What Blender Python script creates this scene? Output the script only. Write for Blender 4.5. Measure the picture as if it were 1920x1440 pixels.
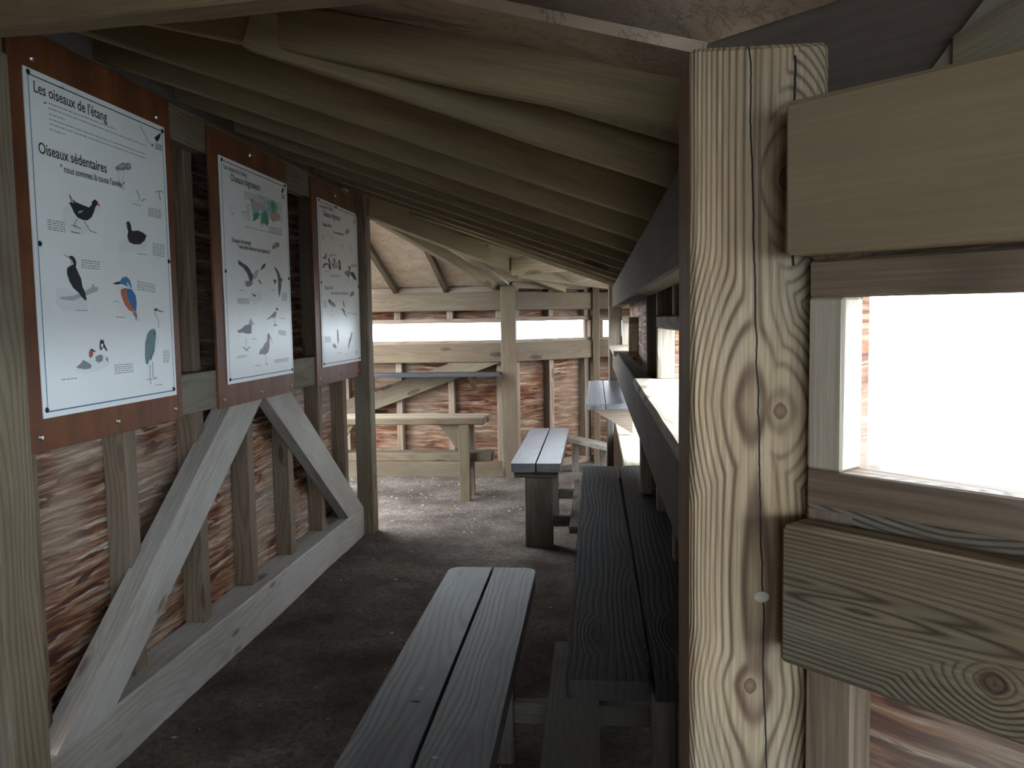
import bpy, bmesh, math, random
from mathutils import Vector, Matrix, noise
random.seed(7)
scene = bpy.context.scene
for o in list(bpy.data.objects): bpy.data.objects.remove(o)
COL = scene.collection

# ---------------------------------------------------------------- camera
YAW, PIT, ROL, CH = 0.100684263, 0.0775024658, -0.0160983737, 1.6
fwd = Vector((-math.sin(YAW)*math.cos(PIT), math.cos(YAW)*math.cos(PIT), -math.sin(PIT)))
rt = Vector((math.cos(YAW), math.sin(YAW), 0)); upv = rt.cross(fwd)
r2 = math.cos(ROL)*rt + math.sin(ROL)*upv; u2 = -math.sin(ROL)*rt + math.cos(ROL)*upv
cam = bpy.data.objects.new('camera', bpy.data.cameras.new('camera')); COL.objects.link(cam)
cam.matrix_world = Matrix(((r2.x,u2.x,-fwd.x,0),(r2.y,u2.y,-fwd.y,0),(r2.z,u2.z,-fwd.z,CH),(0,0,0,1)))
cam.data.sensor_width = 36; cam.data.lens = 36*1550/1920; cam.data.clip_start = .02
scene.camera = cam

# ---------------------------------------------------------------- world, exposure
w = bpy.data.worlds.new('overcast_sky'); scene.world = w; w.use_nodes = True
nt = w.node_tree; nt.nodes.clear()
wo = nt.nodes.new('ShaderNodeOutputWorld'); bg = nt.nodes.new('ShaderNodeBackground')
gr = nt.nodes.new('ShaderNodeValToRGB'); tc = nt.nodes.new('ShaderNodeTexCoord'); sx = nt.nodes.new('ShaderNodeSeparateXYZ')
nt.links.new(tc.outputs['Generated'], sx.inputs[0]); nt.links.new(sx.outputs['Z'], gr.inputs[0])
gr.color_ramp.elements[0].position = 0.0; gr.color_ramp.elements[0].color = (.76,.88,1,1)
gr.color_ramp.elements[1].position = 1.0; gr.color_ramp.elements[1].color = (.9,.95,1,1)
nt.links.new(gr.outputs[0], bg.inputs[0]); bg.inputs[1].default_value = 11.0
nt.links.new(bg.outputs[0], wo.inputs[0])
scene.view_settings.view_transform = 'Standard'; scene.view_settings.look = 'None'
scene.view_settings.gamma = 1; scene.view_settings.use_curve_mapping = False
scene.view_settings.exposure = 0.7
scene.cycles.max_bounces = 10; scene.cycles.diffuse_bounces = 8

# ---------------------------------------------------------------- node helpers
class N:
    def __init__(s, name):
        s.m = bpy.data.materials.new(name); s.m.use_nodes = True; s.t = s.m.node_tree; s.t.nodes.clear()
        s.out = s.t.nodes.new('ShaderNodeOutputMaterial'); s.b = s.t.nodes.new('ShaderNodeBsdfPrincipled')
        s.t.links.new(s.b.outputs[0], s.out.inputs[0])
    def n(s, ty, **k):
        x = s.t.nodes.new(ty)
        for a, v in k.items(): setattr(x, a, v)
        return x
    def put(s, v, sock):
        if v is None: return
        if hasattr(v, 'is_output') or isinstance(v, bpy.types.NodeSocket): s.t.links.new(v, sock)
        else: sock.default_value = v
    def math(s, op, a, b=None, c=None, clamp=False):
        x = s.n('ShaderNodeMath', operation=op); x.use_clamp = clamp
        s.put(a, x.inputs[0]); s.put(b, x.inputs[1]); s.put(c, x.inputs[2]); return x.outputs[0]
    def vec(s, op, a, b=None):
        x = s.n('ShaderNodeVectorMath', operation=op); s.put(a, x.inputs[0]); s.put(b, x.inputs[1])
        return x.outputs['Value'] if op in ('LENGTH','DISTANCE') else x.outputs[0]
    def noise(s, v, scale, detail=4, rough=.55, dist=0):
        x = s.n('ShaderNodeTexNoise'); s.put(v, x.inputs['Vector']); x.inputs['Scale'].default_value = scale
        x.inputs['Detail'].default_value = detail; x.inputs['Roughness'].default_value = rough; x.inputs['Distortion'].default_value = dist
        return x.outputs['Fac']
    def ramp(s, f, *stops):
        x = s.n('ShaderNodeValToRGB'); cr = x.color_ramp
        while len(cr.elements) < len(stops): cr.elements.new(.5)
        for e, (p, c) in zip(cr.elements, stops):
            e.position = p; e.color = (c, c, c, 1) if isinstance(c, (int, float)) else (*c, 1)
        s.put(f, x.inputs[0]); return x.outputs[0]
    def mix(s, f, a, b, mode='MIX'):
        x = s.n('ShaderNodeMix', data_type='RGBA', blend_type=mode)
        s.put(f, x.inputs[0])
        for v, i in ((a, 6), (b, 7)):
            if isinstance(v, tuple): v = (*v, 1)
            s.put(v, x.inputs[i])
        return x.outputs[2]
    def done(s, col, rough=.8, bump=None, strength=.3, dist=.002, spec=.3):
        if isinstance(col, tuple): col = (*col, 1)
        s.put(col, s.b.inputs['Base Color']); s.put(rough, s.b.inputs['Roughness'])
        s.b.inputs['Specular IOR Level'].default_value = spec
        if bump is not None:
            b = s.n('ShaderNodeBump'); b.inputs['Strength'].default_value = strength; b.inputs['Distance'].default_value = dist
            s.put(bump, b.inputs['Height']); s.t.links.new(b.outputs[0], s.b.inputs['Normal'])
        return s.m

def wood(name, light, mid, dark, rough=.8, spec=.3, ring=55, knots=.5, stain=(.3,.31,.27), stain_amt=.35, ringc=.5, bump=.35, green=0):
    """weathered softwood; the grain runs along the piece's own local X"""
    q = N(name)
    tc = q.n('ShaderNodeTexCoord'); oi = q.n('ShaderNodeObjectInfo')
    rnd = oi.outputs['Random']
    off = q.n('ShaderNodeCombineXYZ')
    q.put(q.math('MULTIPLY', rnd, 37.0), off.inputs[0]); q.put(q.math('MULTIPLY', rnd, 3.1), off.inputs[1]); q.put(q.math('MULTIPLY', rnd, 11.7), off.inputs[2])
    P = q.vec('ADD', tc.outputs['Object'], off.outputs[0])
    S = q.vec('MULTIPLY', P, (.12, 1, 1))                       # stretched along the grain
    warp = q.noise(q.vec('MULTIPLY', P, (.9, 3.2, 3.2)), 1.0, 2, .5)
    sp = q.n('ShaderNodeSeparateXYZ'); q.put(tc.outputs['Object'], sp.inputs[0])
    oy = q.math('MULTIPLY', q.math('SUBTRACT', rnd, .5), .16)
    yy = q.math('ADD', sp.outputs[1], oy); zz = q.math('ADD', sp.outputs[2], q.math('MULTIPLY', q.math('SUBTRACT', q.math('FRACT', q.math('MULTIPLY', rnd, 7.3)), .3), .2))
    rad = q.math('SQRT', q.math('ADD', q.math('MULTIPLY', yy, yy), q.math('MULTIPLY', zz, zz)))
    rad = q.math('ADD', rad, q.math('MULTIPLY', warp, .16))
    # knots: sparse stretched cells that also bend the rings
    vo = q.n('ShaderNodeTexVoronoi'); q.put(q.vec('MULTIPLY', P, (2.2, 7, 7)), vo.inputs['Vector']); vo.inputs['Scale'].default_value = 1
    pick = q.n('ShaderNodeSeparateColor'); q.put(vo.outputs['Color'], pick.inputs[0])
    has = q.math('LESS_THAN', pick.outputs[0], knots)
    kn = q.math('MULTIPLY', q.math('SUBTRACT', 1.0, q.math('MULTIPLY', vo.outputs['Distance'], 3.2), clamp=True), has)
    rad = q.math('SUBTRACT', rad, q.math('MULTIPLY', kn, .05))
    rg = q.math('MULTIPLY_ADD', q.math('SINE', q.math('MULTIPLY', rad, ring*2*math.pi)), .5, .5)
    rg = q.math('POWER', rg, 2.2)
    fib = q.noise(q.vec('MULTIPLY', P, (7, 260, 260)), 1.0, 3, .6)
    blot = q.noise(q.vec('MULTIPLY', P, (1.3, 6, 6)), 1.0, 5, .6, .3)
    c = q.mix(q.ramp(blot, (.3, 0), (.7, 1)), mid, light)
    c = q.mix(q.math('MULTIPLY', rg, ringc), c, dark)
    c = q.mix(q.ramp(fib, (.35, .45), (.7, 0)), c, dark)
    st = q.noise(q.vec('MULTIPLY', P, (.9, 2.4, 2.4)), 1.0, 4, .6)
    c = q.mix(q.math('MULTIPLY', q.ramp(st, (.45, 0), (.62, 1)), stain_amt), c, stain)
    if green:
        g = q.noise(q.vec('MULTIPLY', P, (.7, 3, 3)), 2.0, 4, .6)
        c = q.mix(q.math('MULTIPLY', q.ramp(g, (.5, 0), (.65, 1)), green), c, (.15,.17,.07))
    c = q.mix(q.ramp(kn, (.35, 0), (.5, .75), (.62, .5), (.8, .85)), c, (dark[0]*.6, dark[1]*.45, dark[2]*.4))
    h = q.math('SUBTRACT', q.math('MULTIPLY', fib, .6), q.math('MULTIPLY', rg, .4))
    return q.done(c, rough, h, bump, .003, spec)

def figured_wood(name, light, mid, dark, centre, c0, knots, freq, cracks=(), rough=.75, side=.5, tint=None, axis='Y', quad=0, zf=.078, wobb=.022):
    """sawn face with drawn figure: rings run along X, part around knots (x, y, half width, half length, kind)"""
    q = N(name); tc = q.n('ShaderNodeTexCoord'); sp = q.n('ShaderNodeSeparateXYZ'); q.put(tc.outputs['Object'], sp.inputs[0])
    X_, Y_, Z_ = sp.outputs
    if axis == 'Z': Y_, Z_ = Z_, Y_
    P = tc.outputs['Object']
    wv = q.noise(q.vec('MULTIPLY', P, (2.6, 4, 4)), 1.0, 1.5, .4)
    wob = q.math('MULTIPLY', q.math('SUBTRACT', wv, .5), wobb)
    y = q.math('ADD', q.math('SUBTRACT', Y_, centre), wob)
    z = q.math('MULTIPLY', q.math('ABSOLUTE', q.math('SUBTRACT', Z_, zf)), side)
    F = q.math('ADD', q.math('ADD', q.math('ABSOLUTE', y), c0), z)
    core = None
    for (kx, ky, a, b, kind) in knots:
        dx = q.math('DIVIDE', q.math('SUBTRACT', X_, kx), b); dy = q.math('DIVIDE', q.math('SUBTRACT', q.math('ADD', Y_, wob), ky), a)
        ax = q.math('POWER', q.math('ABSOLUTE', dx), 1.5); ay = q.math('POWER', q.math('ABSOLUTE', dy), 1.8)
        d = q.math('POWER', q.math('ADD', q.math('ADD', ax, ay), 1e-4), .6)
        dd = q.math('ADD', q.math('MULTIPLY', d, a), z)
        F = q.math('SMOOTH_MIN', F, dd, a*.35)
        if kind:
            k = q.ramp(d, (.0, .55), (.42*kind, .75), (.6*kind, 1), (.8*kind, 0))
            core = k if core is None else q.math('MAXIMUM', core, k)
    rg = q.math('MULTIPLY_ADD', q.math('SINE', q.math('MULTIPLY', q.math('MULTIPLY', F, F) if quad else F, 2*math.pi*(quad or freq))), .5, .5)
    rg = q.math('POWER', rg, 2.4)
    thick = q.ramp(q.noise(q.vec('MULTIPLY', P, (1.5, 30, 30)), 1.0, 2, .5), (.35, .5), (.6, 1))
    rg = q.math('MULTIPLY', rg, thick)
    fib = q.noise(q.vec('MULTIPLY', P, (9, 300, 300)), 1.0, 3, .6)
    blot = q.noise(q.vec('MULTIPLY', P, (2, 9, 9)), 1.0, 5, .6, .3)
    c = q.mix(q.ramp(blot, (.35, 0), (.68, 1)), mid, light)
    big = q.noise(q.vec('MULTIPLY', P, (1.1, 2, 2)), 1.6, 3, .5)
    c = q.mix(q.ramp(big, (.45, 0), (.62, .6)), c, tint or (.24,.24,.2))
    c = q.mix(q.math('MULTIPLY', rg, .95), c, dark)
    c = q.mix(q.ramp(fib, (.35, .4), (.65, 0)), c, dark)
    if core is not None: c = q.mix(q.math('MULTIPLY', core, .8), c, (dark[0]*.7, dark[1]*.5, dark[2]*.5))
    h = q.math('SUBTRACT', q.math('MULTIPLY', fib, .4), q.math('MULTIPLY', rg, .9))
    for (cx0, cx1, cy, slope, wid) in cracks:
        t = q.math('SUBTRACT', X_, cx0)
        cyv = q.math('ADD', q.math('MULTIPLY', t, slope), cy)
        jg = q.math('MULTIPLY', q.math('SUBTRACT', q.noise(q.vec('MULTIPLY', P, (9, .1, .1)), 1.0, 4, .6), .5), .012)
        dist = q.math('ABSOLUTE', q.math('SUBTRACT', q.math('ADD', Y_, jg), cyv))
        on = q.math('MULTIPLY', q.math('GREATER_THAN', X_, cx0), q.math('LESS_THAN', X_, cx1))
        m_ = q.math('MULTIPLY', q.math('LESS_THAN', dist, wid), on)
        c = q.mix(m_, c, (.012,.01,.008)); h = q.math('SUBTRACT', h, q.math('MULTIPLY', m_, 3.0))
    return q.done(c, rough, h, .4, .003)

def cladding_mat(name, fine=1.0, dim=1.0):
    q = N(name); tc = q.n('ShaderNodeTexCoord'); P = tc.outputs['Object']
    bend = q.noise(q.vec('MULTIPLY', P, (1.7, 1, 4)), 1.0, 3, .55)
    cb = q.n('ShaderNodeCombineXYZ'); q.put(q.math('MULTIPLY', bend, .07), cb.inputs[2])
    W = q.vec('ADD', P, cb.outputs[0])
    a = q.noise(q.vec('MULTIPLY', W, (2.2, 2.2, 40*fine)), 1.0, 7, .66, .25)
    b = q.noise(q.vec('MULTIPLY', W, (3.5, 3.5, 120*fine)), 1.0, 4, .7, .1)
    d = q.noise(q.vec('MULTIPLY', W, (4.0, 4, 26)), 1.0, 4, .55, .6)
    c = q.ramp(a, (.33, (.035,.014,.010)), (.42, (.14,.055,.032)), (.50, (.27,.125,.065)), (.57, (.38,.27,.185)), (.66, (.56,.51,.44)))
    c = q.mix(q.ramp(b, (.40, .8), (.50, 0)), c, (.055,.025,.018))
    c = q.mix(q.ramp(d, (.57, 0), (.61, .9)), c, (.06,.020,.018))
    big = q.noise(P, 1.7, 2, .5)
    c = q.mix(q.ramp(big, (.45, 0), (.6, .35)), c, (.46,.41,.34))
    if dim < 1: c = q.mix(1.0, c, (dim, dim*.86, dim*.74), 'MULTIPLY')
    return q.done(c, .85, q.math('ADD', a, q.math('MULTIPLY', b, .6)), .6, .006, .2)

M = {}
M['rail']   = wood('weathered_rail_wood', (.135,.094,.056), (.092,.063,.037), (.038,.023,.013), stain=(.10,.085,.06), ringc=.35, green=.12)
M['upper']  = wood('brown_upper_rail_wood', (.30,.225,.125), (.235,.17,.092), (.15,.105,.055), ring=22, ringc=.2, knots=.12, stain=(.22,.2,.14))
M['post']   = wood('weathered_post_wood', (.25,.20,.135), (.175,.14,.092), (.075,.052,.034), stain=(.21,.22,.19), stain_amt=.5, green=.1)
M['frame']  = wood('stud_wood', (.26,.195,.13), (.165,.12,.08), (.07,.045,.03), stain=(.2,.18,.15))
M['plate']  = wood('grey_plate_wood', (.47,.44,.39), (.36,.335,.295), (.17,.145,.12), ringc=.3, stain=(.46,.455,.43), stain_amt=.5)
M['rafter'] = wood('rafter_wood', (.30,.235,.135), (.21,.165,.092), (.11,.08,.045), ring=28, ringc=.25, stain=(.17,.16,.10), stain_amt=.5, knots=.45, green=.25)
M['bench']  = wood('worn_bench_wood', (.24,.25,.27), (.145,.148,.16), (.05,.046,.046), rough=.38, spec=.6, ring=60, ringc=.7, stain=(.06,.062,.072), stain_amt=.85)  # blue-grey shift puts the sky's reflection into the wood colour
M['dark'] = wood('painted_shade_board', (.12,.095,.078), (.09,.072,.06), (.055,.044,.036), ringc=.15, knots=.1)  # grey darkened to stand in for shade at the roof gaps
M['batten'] = wood('mauve_batten_wood', (.27,.225,.195), (.22,.18,.155), (.14,.11,.09), ringc=.15)
M['ledge']  = wood('dark_ledge_wood', (.05,.046,.045), (.03,.029,.03), (.014,.013,.014), rough=.55, spec=.2, ring=60, stain=(.018,.02,.026), stain_amt=.8, knots=.2, ringc=.35)
M['leg']    = wood('bench_leg_wood', (.17,.145,.115), (.115,.095,.072), (.05,.038,.03))
for k_ in ('bench',):
    b_ = [n for n in M[k_].node_tree.nodes if n.type == 'BSDF_PRINCIPLED'][0]; b_.inputs['Coat Weight'].default_value = .3; b_.inputs['Coat Roughness'].default_value = .28
M['pale']   = wood('bleached_sill_wood', (.50,.45,.36), (.40,.35,.27), (.22,.18,.13), ring=40, ringc=.4, stain_amt=.1)
M['clad']   = cladding_mat('peeling_ply_cladding')
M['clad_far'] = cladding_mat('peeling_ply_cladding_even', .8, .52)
# the ceiling boards
q = N('rough_ceiling_board'); P = q.n('ShaderNodeTexCoord').outputs['Object']
a = q.noise(P, 9, 6, .6); b = q.noise(P, 55, 4, .7); v = q.noise(q.vec('MULTIPLY', P, (3, 5, 3)), 1.0, 6, .7, 1.5)
c = q.mix(q.ramp(a, (.35, 0), (.65, 1)), (.36,.29,.215), (.45,.37,.28))
c = q.mix(q.ramp(v, (.485, 0), (.5, .55), (.515, 0)), c, (.12,.09,.075))
c = q.mix(q.ramp(b, (.28, .6), (.4, 0)), c, (.16,.13,.10))
M['ceiling'] = q.done(c, .95, q.math('ADD', b, a), .5, .006, .1)
# trodden earth
q = N('trodden_earth'); P = q.n('ShaderNodeTexCoord').outputs['Object']
a = q.noise(P, 2.2, 5, .6); b = q.noise(P, 38, 5, .7); d = q.noise(P, 120, 3, .6)
c = q.mix(q.ramp(a, (.35, 0), (.65, 1)), (.05,.039,.031), (.155,.128,.105))
c = q.mix(q.ramp(b, (.38, .75), (.55, 0)), c, (.05,.034,.027))
c = q.mix(q.ramp(d, (.66, 0), (.72, .6)), c, (.45,.42,.37))
M['earth'] = q.done(c, .95, q.math('ADD', b, q.math('MULTIPLY', d, .5)), .9, .012, .15)
q = N('pale_chips'); oi = q.n('ShaderNodeTexCoord').outputs['Object']
M['chips'] = q.done(q.ramp(q.noise(oi, 30, 2), (.4, (.16,.12,.09)), (.6, (.46,.42,.36))), .9)
# coated ply behind the posters
q = N('brown_coated_ply'); P = q.n('ShaderNodeTexCoord').outputs['Object']
a = q.noise(q.vec('MULTIPLY', P, (1.2, 9, 9)), 1.0, 5, .6); b = q.noise(P, 4, 4, .6)
c = q.mix(q.ramp(a, (.35, 0), (.68, 1)), (.095,.032,.012), (.20,.068,.020))
c = q.mix(q.ramp(b, (.45, 0), (.65, .6)), c, (.06,.022,.012))
M['backboard'] = q.done(c, .5, a, .15, .001, .4)
q = N('poster_sheet'); P = q.n('ShaderNodeTexCoord').outputs['Object']
M['poster'] = q.done(q.mix(q.ramp(q.noise(P, 3, 4, .6), (.45, 0), (.7, .35)), (.80,.84,.83), (.68,.74,.70)), .35, spec=.4)
q = N('bolt_steel'); q.b.inputs['Metallic'].default_value = 1; M['steel'] = q.done((.55,.56,.58), .35)
M['splash'] = N('dried_white_splash').done((.42,.42,.40), .9)
M['black'] = N('black_screw_cap').done((.012,.012,.014), .4)
M['blue'] = N('blue_border_ink').done((.05,.17,.30), .5)
M['dgreen'] = N('dark_border_ink').done((.02,.05,.045), .5)
M['ink'] = N('black_ink').done((.03,.035,.038), .5)
M['grey_ink'] = N('grey_ink').done((.28,.32,.32), .5)
q = N('pond_water'); q.b.inputs['Metallic'].default_value = .0
M['water'] = q.done((.55,.58,.60), .10, q.noise(q.n('ShaderNodeTexCoord').outputs['Object'], 6, 3), .15, .02, .8)
inks = {}
def ink(c):
    if c not in inks: inks[c] = N('printed_ink').done(c, .5)
    return inks[c]

# ---------------------------------------------------------------- object helpers
WM = {}
def link(o, Mw, parent=None, kind=None):
    COL.objects.link(o); WM[o.name] = Mw
    if parent is not None:
        o.parent = parent; o.matrix_parent_inverse = Matrix(); o.matrix_basis = WM[parent.name].inverted() @ Mw
    else: o.matrix_basis = Mw
    if kind: o['kind'] = kind
    return o
def tag(o, label=None, cat=None, group=None, kind=None):
    if label: o['label'] = label
    if cat: o['category'] = cat
    if group: o['group'] = group
    if kind: o['kind'] = kind
    return o
def empty(name, loc, parent=None, **k):
    o = bpy.data.objects.new(name, None); o.empty_display_size = .1
    link(o, Matrix.Translation(Vector(loc)), parent); return tag(o, **k)
def mesh_obj(name, verts, faces, mat, Mw=None, parent=None, smooth=False, **k):
    me = bpy.data.meshes.new(name); me.from_pydata([tuple(v) for v in verts], [], faces); me.update()
    me.materials.append(mat)
    if smooth: me.polygons.foreach_set('use_smooth', [True]*len(me.polygons))
    o = bpy.data.objects.new(name, me); link(o, Mw or Matrix(), parent); return tag(o, **k)

def bm_obj(name, bm, mat, Mw, parent=None, **k):
    me = bpy.data.meshes.new(name); bmesh.ops.recalc_face_normals(bm, faces=bm.faces[:]); bm.to_mesh(me); bm.free(); me.materials.append(mat)
    o = bpy.data.objects.new(name, me); link(o, Mw, parent); return tag(o, **k)

def frame_to(a, b, up=(0,0,1)):
    """matrix with local X from a to b, local Z towards up, origin at a"""
    a = Vector(a); b = Vector(b); x = (b-a).normalized(); u = Vector(up); y = u.cross(x).normalized(); z = x.cross(y)
    return Matrix(((x.x,y.x,z.x,a.x),(x.y,y.y,z.y,a.y),(x.z,y.z,z.z,a.z),(0,0,0,1))), (b-a).length

def beam(name, a, b, wy, hz, mat, parent=None, up=(0,0,1), ay=0., az=0., bev=.004, wear=.0012, cut=None, **k):
    """sawn timber from a to b: wy wide (local Y), hz high (local Z); ay, az in -1..1 say which edge the line a-b follows.
    cut: (sa, sb) shears the two ends along X per unit local Z (mitred ends)"""
    Mw, L = frame_to(a, b, up)
    bm = bmesh.new(); bmesh.ops.create_cube(bm, size=1)
    y0 = -wy/2*(1+ay); z0 = -hz/2*(1+az)
    for v in bm.verts: v.co = Vector(((v.co.x+.5)*L, y0+(v.co.y+.5)*wy, z0+(v.co.z+.5)*hz))
    if cut:
        for v in bm.verts:
            if v.co.x < L/2: v.co.x += cut[0]*v.co.z
            else: v.co.x += cut[1]*v.co.z
    n = max(1, min(14, int(L/.22)))
    if wear and n > 1:
        es = [e for e in bm.edges if abs(e.verts[0].co.x-e.verts[1].co.x) > L*.5]
        bmesh.ops.subdivide_edges(bm, edges=es, cuts=n-1)
    bmesh.ops.bevel(bm, geom=[e for e in bm.edges if e.calc_face_angle(0) > .5], offset=min(bev, wy*.2, hz*.2), segments=1, affect='EDGES')
    if wear:
        for v in bm.verts:
            v.co.y += random.uniform(-1, 1)*wear; v.co.z += random.uniform(-1, 1)*wear
    return bm_obj(name, bm, mat, Mw, parent, **k)

def prism(name, pts, z0, z1, mat, Mw=None, parent=None, bev=.004, **k):
    """outline in local XY raised from z0 to z1"""
    bm = bmesh.new(); bot = [bm.verts.new((x, y, z0)) for x, y in pts]; top = [bm.verts.new((x, y, z1)) for x, y in pts]
    n = len(pts); bm.faces.new(top); bm.faces.new(bot[::-1])
    for i in range(n): bm.faces.new((bot[i], bot[(i+1)%n], top[(i+1)%n], top[i]))
    if bev: bmesh.ops.bevel(bm, geom=[e for e in bm.edges if e.calc_face_angle(0) > .6], offset=bev, segments=1, affect='EDGES')
    return bm_obj(name, bm, mat, Mw or Matrix(), parent, **k)

def slab(name, pts, th, mat, parent=None, **k):
    """thick panel: 3D outline extruded upwards by th"""
    n = len(pts); v = [Vector(p) for p in pts]+[Vector(p)+Vector((0,0,th)) for p in pts]
    f = [tuple(range(n))[::-1], tuple(range(n, 2*n))]+[(i, (i+1)%n, n+(i+1)%n, n+i) for i in range(n)]
    return mesh_obj(name, v, f, mat, None, parent, **k)

Z3 = Vector((0,0,1))
def box(name, x0, x1, y0, y1, z0, z1, mat, parent=None, **k):
    dx, dy, dz = x1-x0, y1-y0, z1-z0; cx, cy, cz = (x0+x1)/2, (y0+y1)/2, (z0+z1)/2
    if dx >= dy and dx >= dz: return beam(name, (x0,cy,cz), (x1,cy,cz), dy, dz, mat, parent, **k)
    if dy >= dx and dy >= dz: return beam(name, (cx,y0,cz), (cx,y1,cz), dx, dz, mat, parent, **k)
    return beam(name, (cx,cy,z0), (cx,cy,z1), dx, dy, mat, parent, up=(0,1,0), **k)

def board_poly(name, P, normal, th, mat, parent=None, grain=None, bev=.004, **k):
    """flat board whose face outline is the 3D list P; thickness goes away from the normal; grain = direction of local X"""
    P = [Vector(p) for p in P]; n = Vector(normal).normalized(); g = Vector(grain) if grain else (P[1]-P[0])
    x = (g - n*g.dot(n)).normalized(); y = n.cross(x); o = P[0]
    Mw = Matrix(((x.x,y.x,n.x,o.x),(x.y,y.y,n.y,o.y),(x.z,y.z,n.z,o.z),(0,0,0,1)))
    return prism(name, [((p-o).dot(x), (p-o).dot(y)) for p in P], -th, 0, mat, Mw, parent, bev, **k)

# ================================================================ floor and surroundings
S = dict(kind='structure')
nx, ny = 120, 230
vs, fs = [], []
for j in range(ny+1):
    for i in range(nx+1):
        x = -3.6+6.6*i/nx; y = -3.2+13.0*j/ny
        h = noise.noise(Vector((x*1.3, y*1.3, 0)))*.012 + noise.noise(Vector((x*6, y*6, 3)))*.005 + noise.noise(Vector((x*19, y*19, 7)))*.003
        h -= .012
        vs.append((x, y, h))
for j in range(ny):
    for i in range(nx):
        a = j*(nx+1)+i; fs.append((a, a+1, a+nx+2, a+nx+1))
floor = mesh_obj('floor', vs, fs, M['earth'], smooth=True, **S)
mesh_obj('pond_surface', [(-60,-50,-.55),(60,-50,-.55),(60,70,-.55),(-60,70,-.55)], [(0,1,2,3)], M['water'], label='pale open pond water all around outside the windows', kind='structure')
# pale chips and pebbles trodden into the earth
vs, fs = [], []
for k in range(2600):
    y = random.choice((random.uniform(1.6, 8.3), random.uniform(6.0, 8.3))); x = random.uniform(-2.6, .1) if y > 6.2 else random.uniform(-1.7, .1)
    s = random.uniform(.002, .006) if random.random() < .93 else random.uniform(.007, .014)
    h = noise.noise(Vector((x*1.3, y*1.3, 0)))*.012 + noise.noise(Vector((x*6, y*6, 3)))*.005 + noise.noise(Vector((x*19, y*19, 7)))*.003 - .012
    a = random.uniform(0, 6.28); b = len(vs)
    for q_ in range(4):
        rr = s*random.uniform(.6, 1.3); vs.append((x+rr*math.cos(a+q_*1.57), y+rr*math.sin(a+q_*1.57)*random.uniform(.4,1), h+s*.1))
    vs.append((x, y, h+s*random.uniform(.4, .8))); fs += [(b+q_, b+(q_+1)%4, b+4) for q_ in range(4)]
mesh_obj('pebbles', vs, fs, M['chips'], label='pale pebbles and wood chips scattered over the dark earth floor', cat='pebbles', kind='stuff')

# ================================================================ walls
def wall_run(name, P0, U, L, Nn, lo, up, win, top, windows, studs, fo=.055, fd=.07, mats=None, z0=0., jamb_mat=None, brace=None, base=True, sill_mat=None, plate_mat=None):
    """timber-framed front wall: rails on the inside, studs, plates and cladding behind.
    P0, U: start and direction of the rails' inner face; Nn outward"""
    mats = mats or {}
    P0 = Vector((*P0, 0)); U = Vector((*U, 0)).normalized(); Nn = Vector((*Nn, 0)).normalized()
    root = empty(name, P0, kind='structure')
    def wb(nm, t0, t1, o0, o1, a0, a1, mat, parent=root, **k):
        c = P0 + U*((t0+t1)/2) + Nn*((o0+o1)/2) + Z3*((a0+a1)/2)
        dt, do, dz = t1-t0, o1-o0, a1-a0
        if dt >= dz or nm.startswith('cladding'): return beam(nm, c-U*dt/2, c+U*dt/2, do, dz, mat, parent, **k)
        return beam(nm, c-Z3*dz/2, c+Z3*dz/2, dt, do, mat, parent, up=tuple(Nn), **k)
    R_ = mats.get('rail', M['rail'])
    if up: wb('upper_rail', 0, L, 0, fo-.004, up[0], up[1], mats.get('upper', R_), bev=.006)
    if lo: wb('lower_rail', 0, L, 0, fo-.004, lo[0], lo[1], mats.get('lower', R_), bev=.006)
    w0, w1 = win; F = mats.get('frame', M['frame'])
    f0, f1 = fo, fo+fd; c1 = f1+.02
    CL = mats.get('clad', M['clad'])
    if base: wb('sole_plate', 0, L, f0, f1, z0, z0+.07, F)
    for a_, b_ in windows:
        wb('window_sill_plate', max(0, a_-.045), min(L, b_+.045), f0, f1, w0-.045, w0, sill_mat or F, bev=.003)
        wb('window_head_plate', max(0, a_-.045), min(L, b_+.045), f0, f1, w1, w1+.045, plate_mat or F)
    wb('top_plate', 0, L, f0, f1, top-.07, top, F)
    ends = sorted(windows)
    def inside(t): return any(a-.05 < t < b+.05 for a, b in ends)
    for t in studs:
        if not inside(t): wb('stud', t-.032, t+.032, f0+.001, f1-.001, z0+.07, top-.07, F); continue
        wb('stud', t-.032, t+.032, f0+.001, f1-.001, z0+.07, w0-.045, F)
        wb('stud', t-.032, t+.032, f0+.001, f1-.001, w1+.045, top-.07, F)
    for n_, (a, b) in enumerate(ends):
        for s_, tt in ((-1, a), (1, b)):
            if 0 <= tt <= L+.05: wb('jamb', min(tt, tt+s_*.045), max(tt, tt+s_*.045), f0+.0005, f1, w0, w1, jamb_mat or F, bev=.003)
    wb('cladding_panel', 0, L, f1, c1, z0, w0-.01, CL, wear=0, bev=.001)
    wb('cladding_panel', 0, L, f1, c1, w1+.01, top, CL, wear=0, bev=.001)
    cur = 0
    for a, b in ends+[(L, L)]:
        if a-cur > .03: wb('cladding_panel', cur, a-.002, f1, c1, w0-.01, w1+.01, CL, wear=0, bev=.001)
        cur = b+.002
    return root, wb

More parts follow.
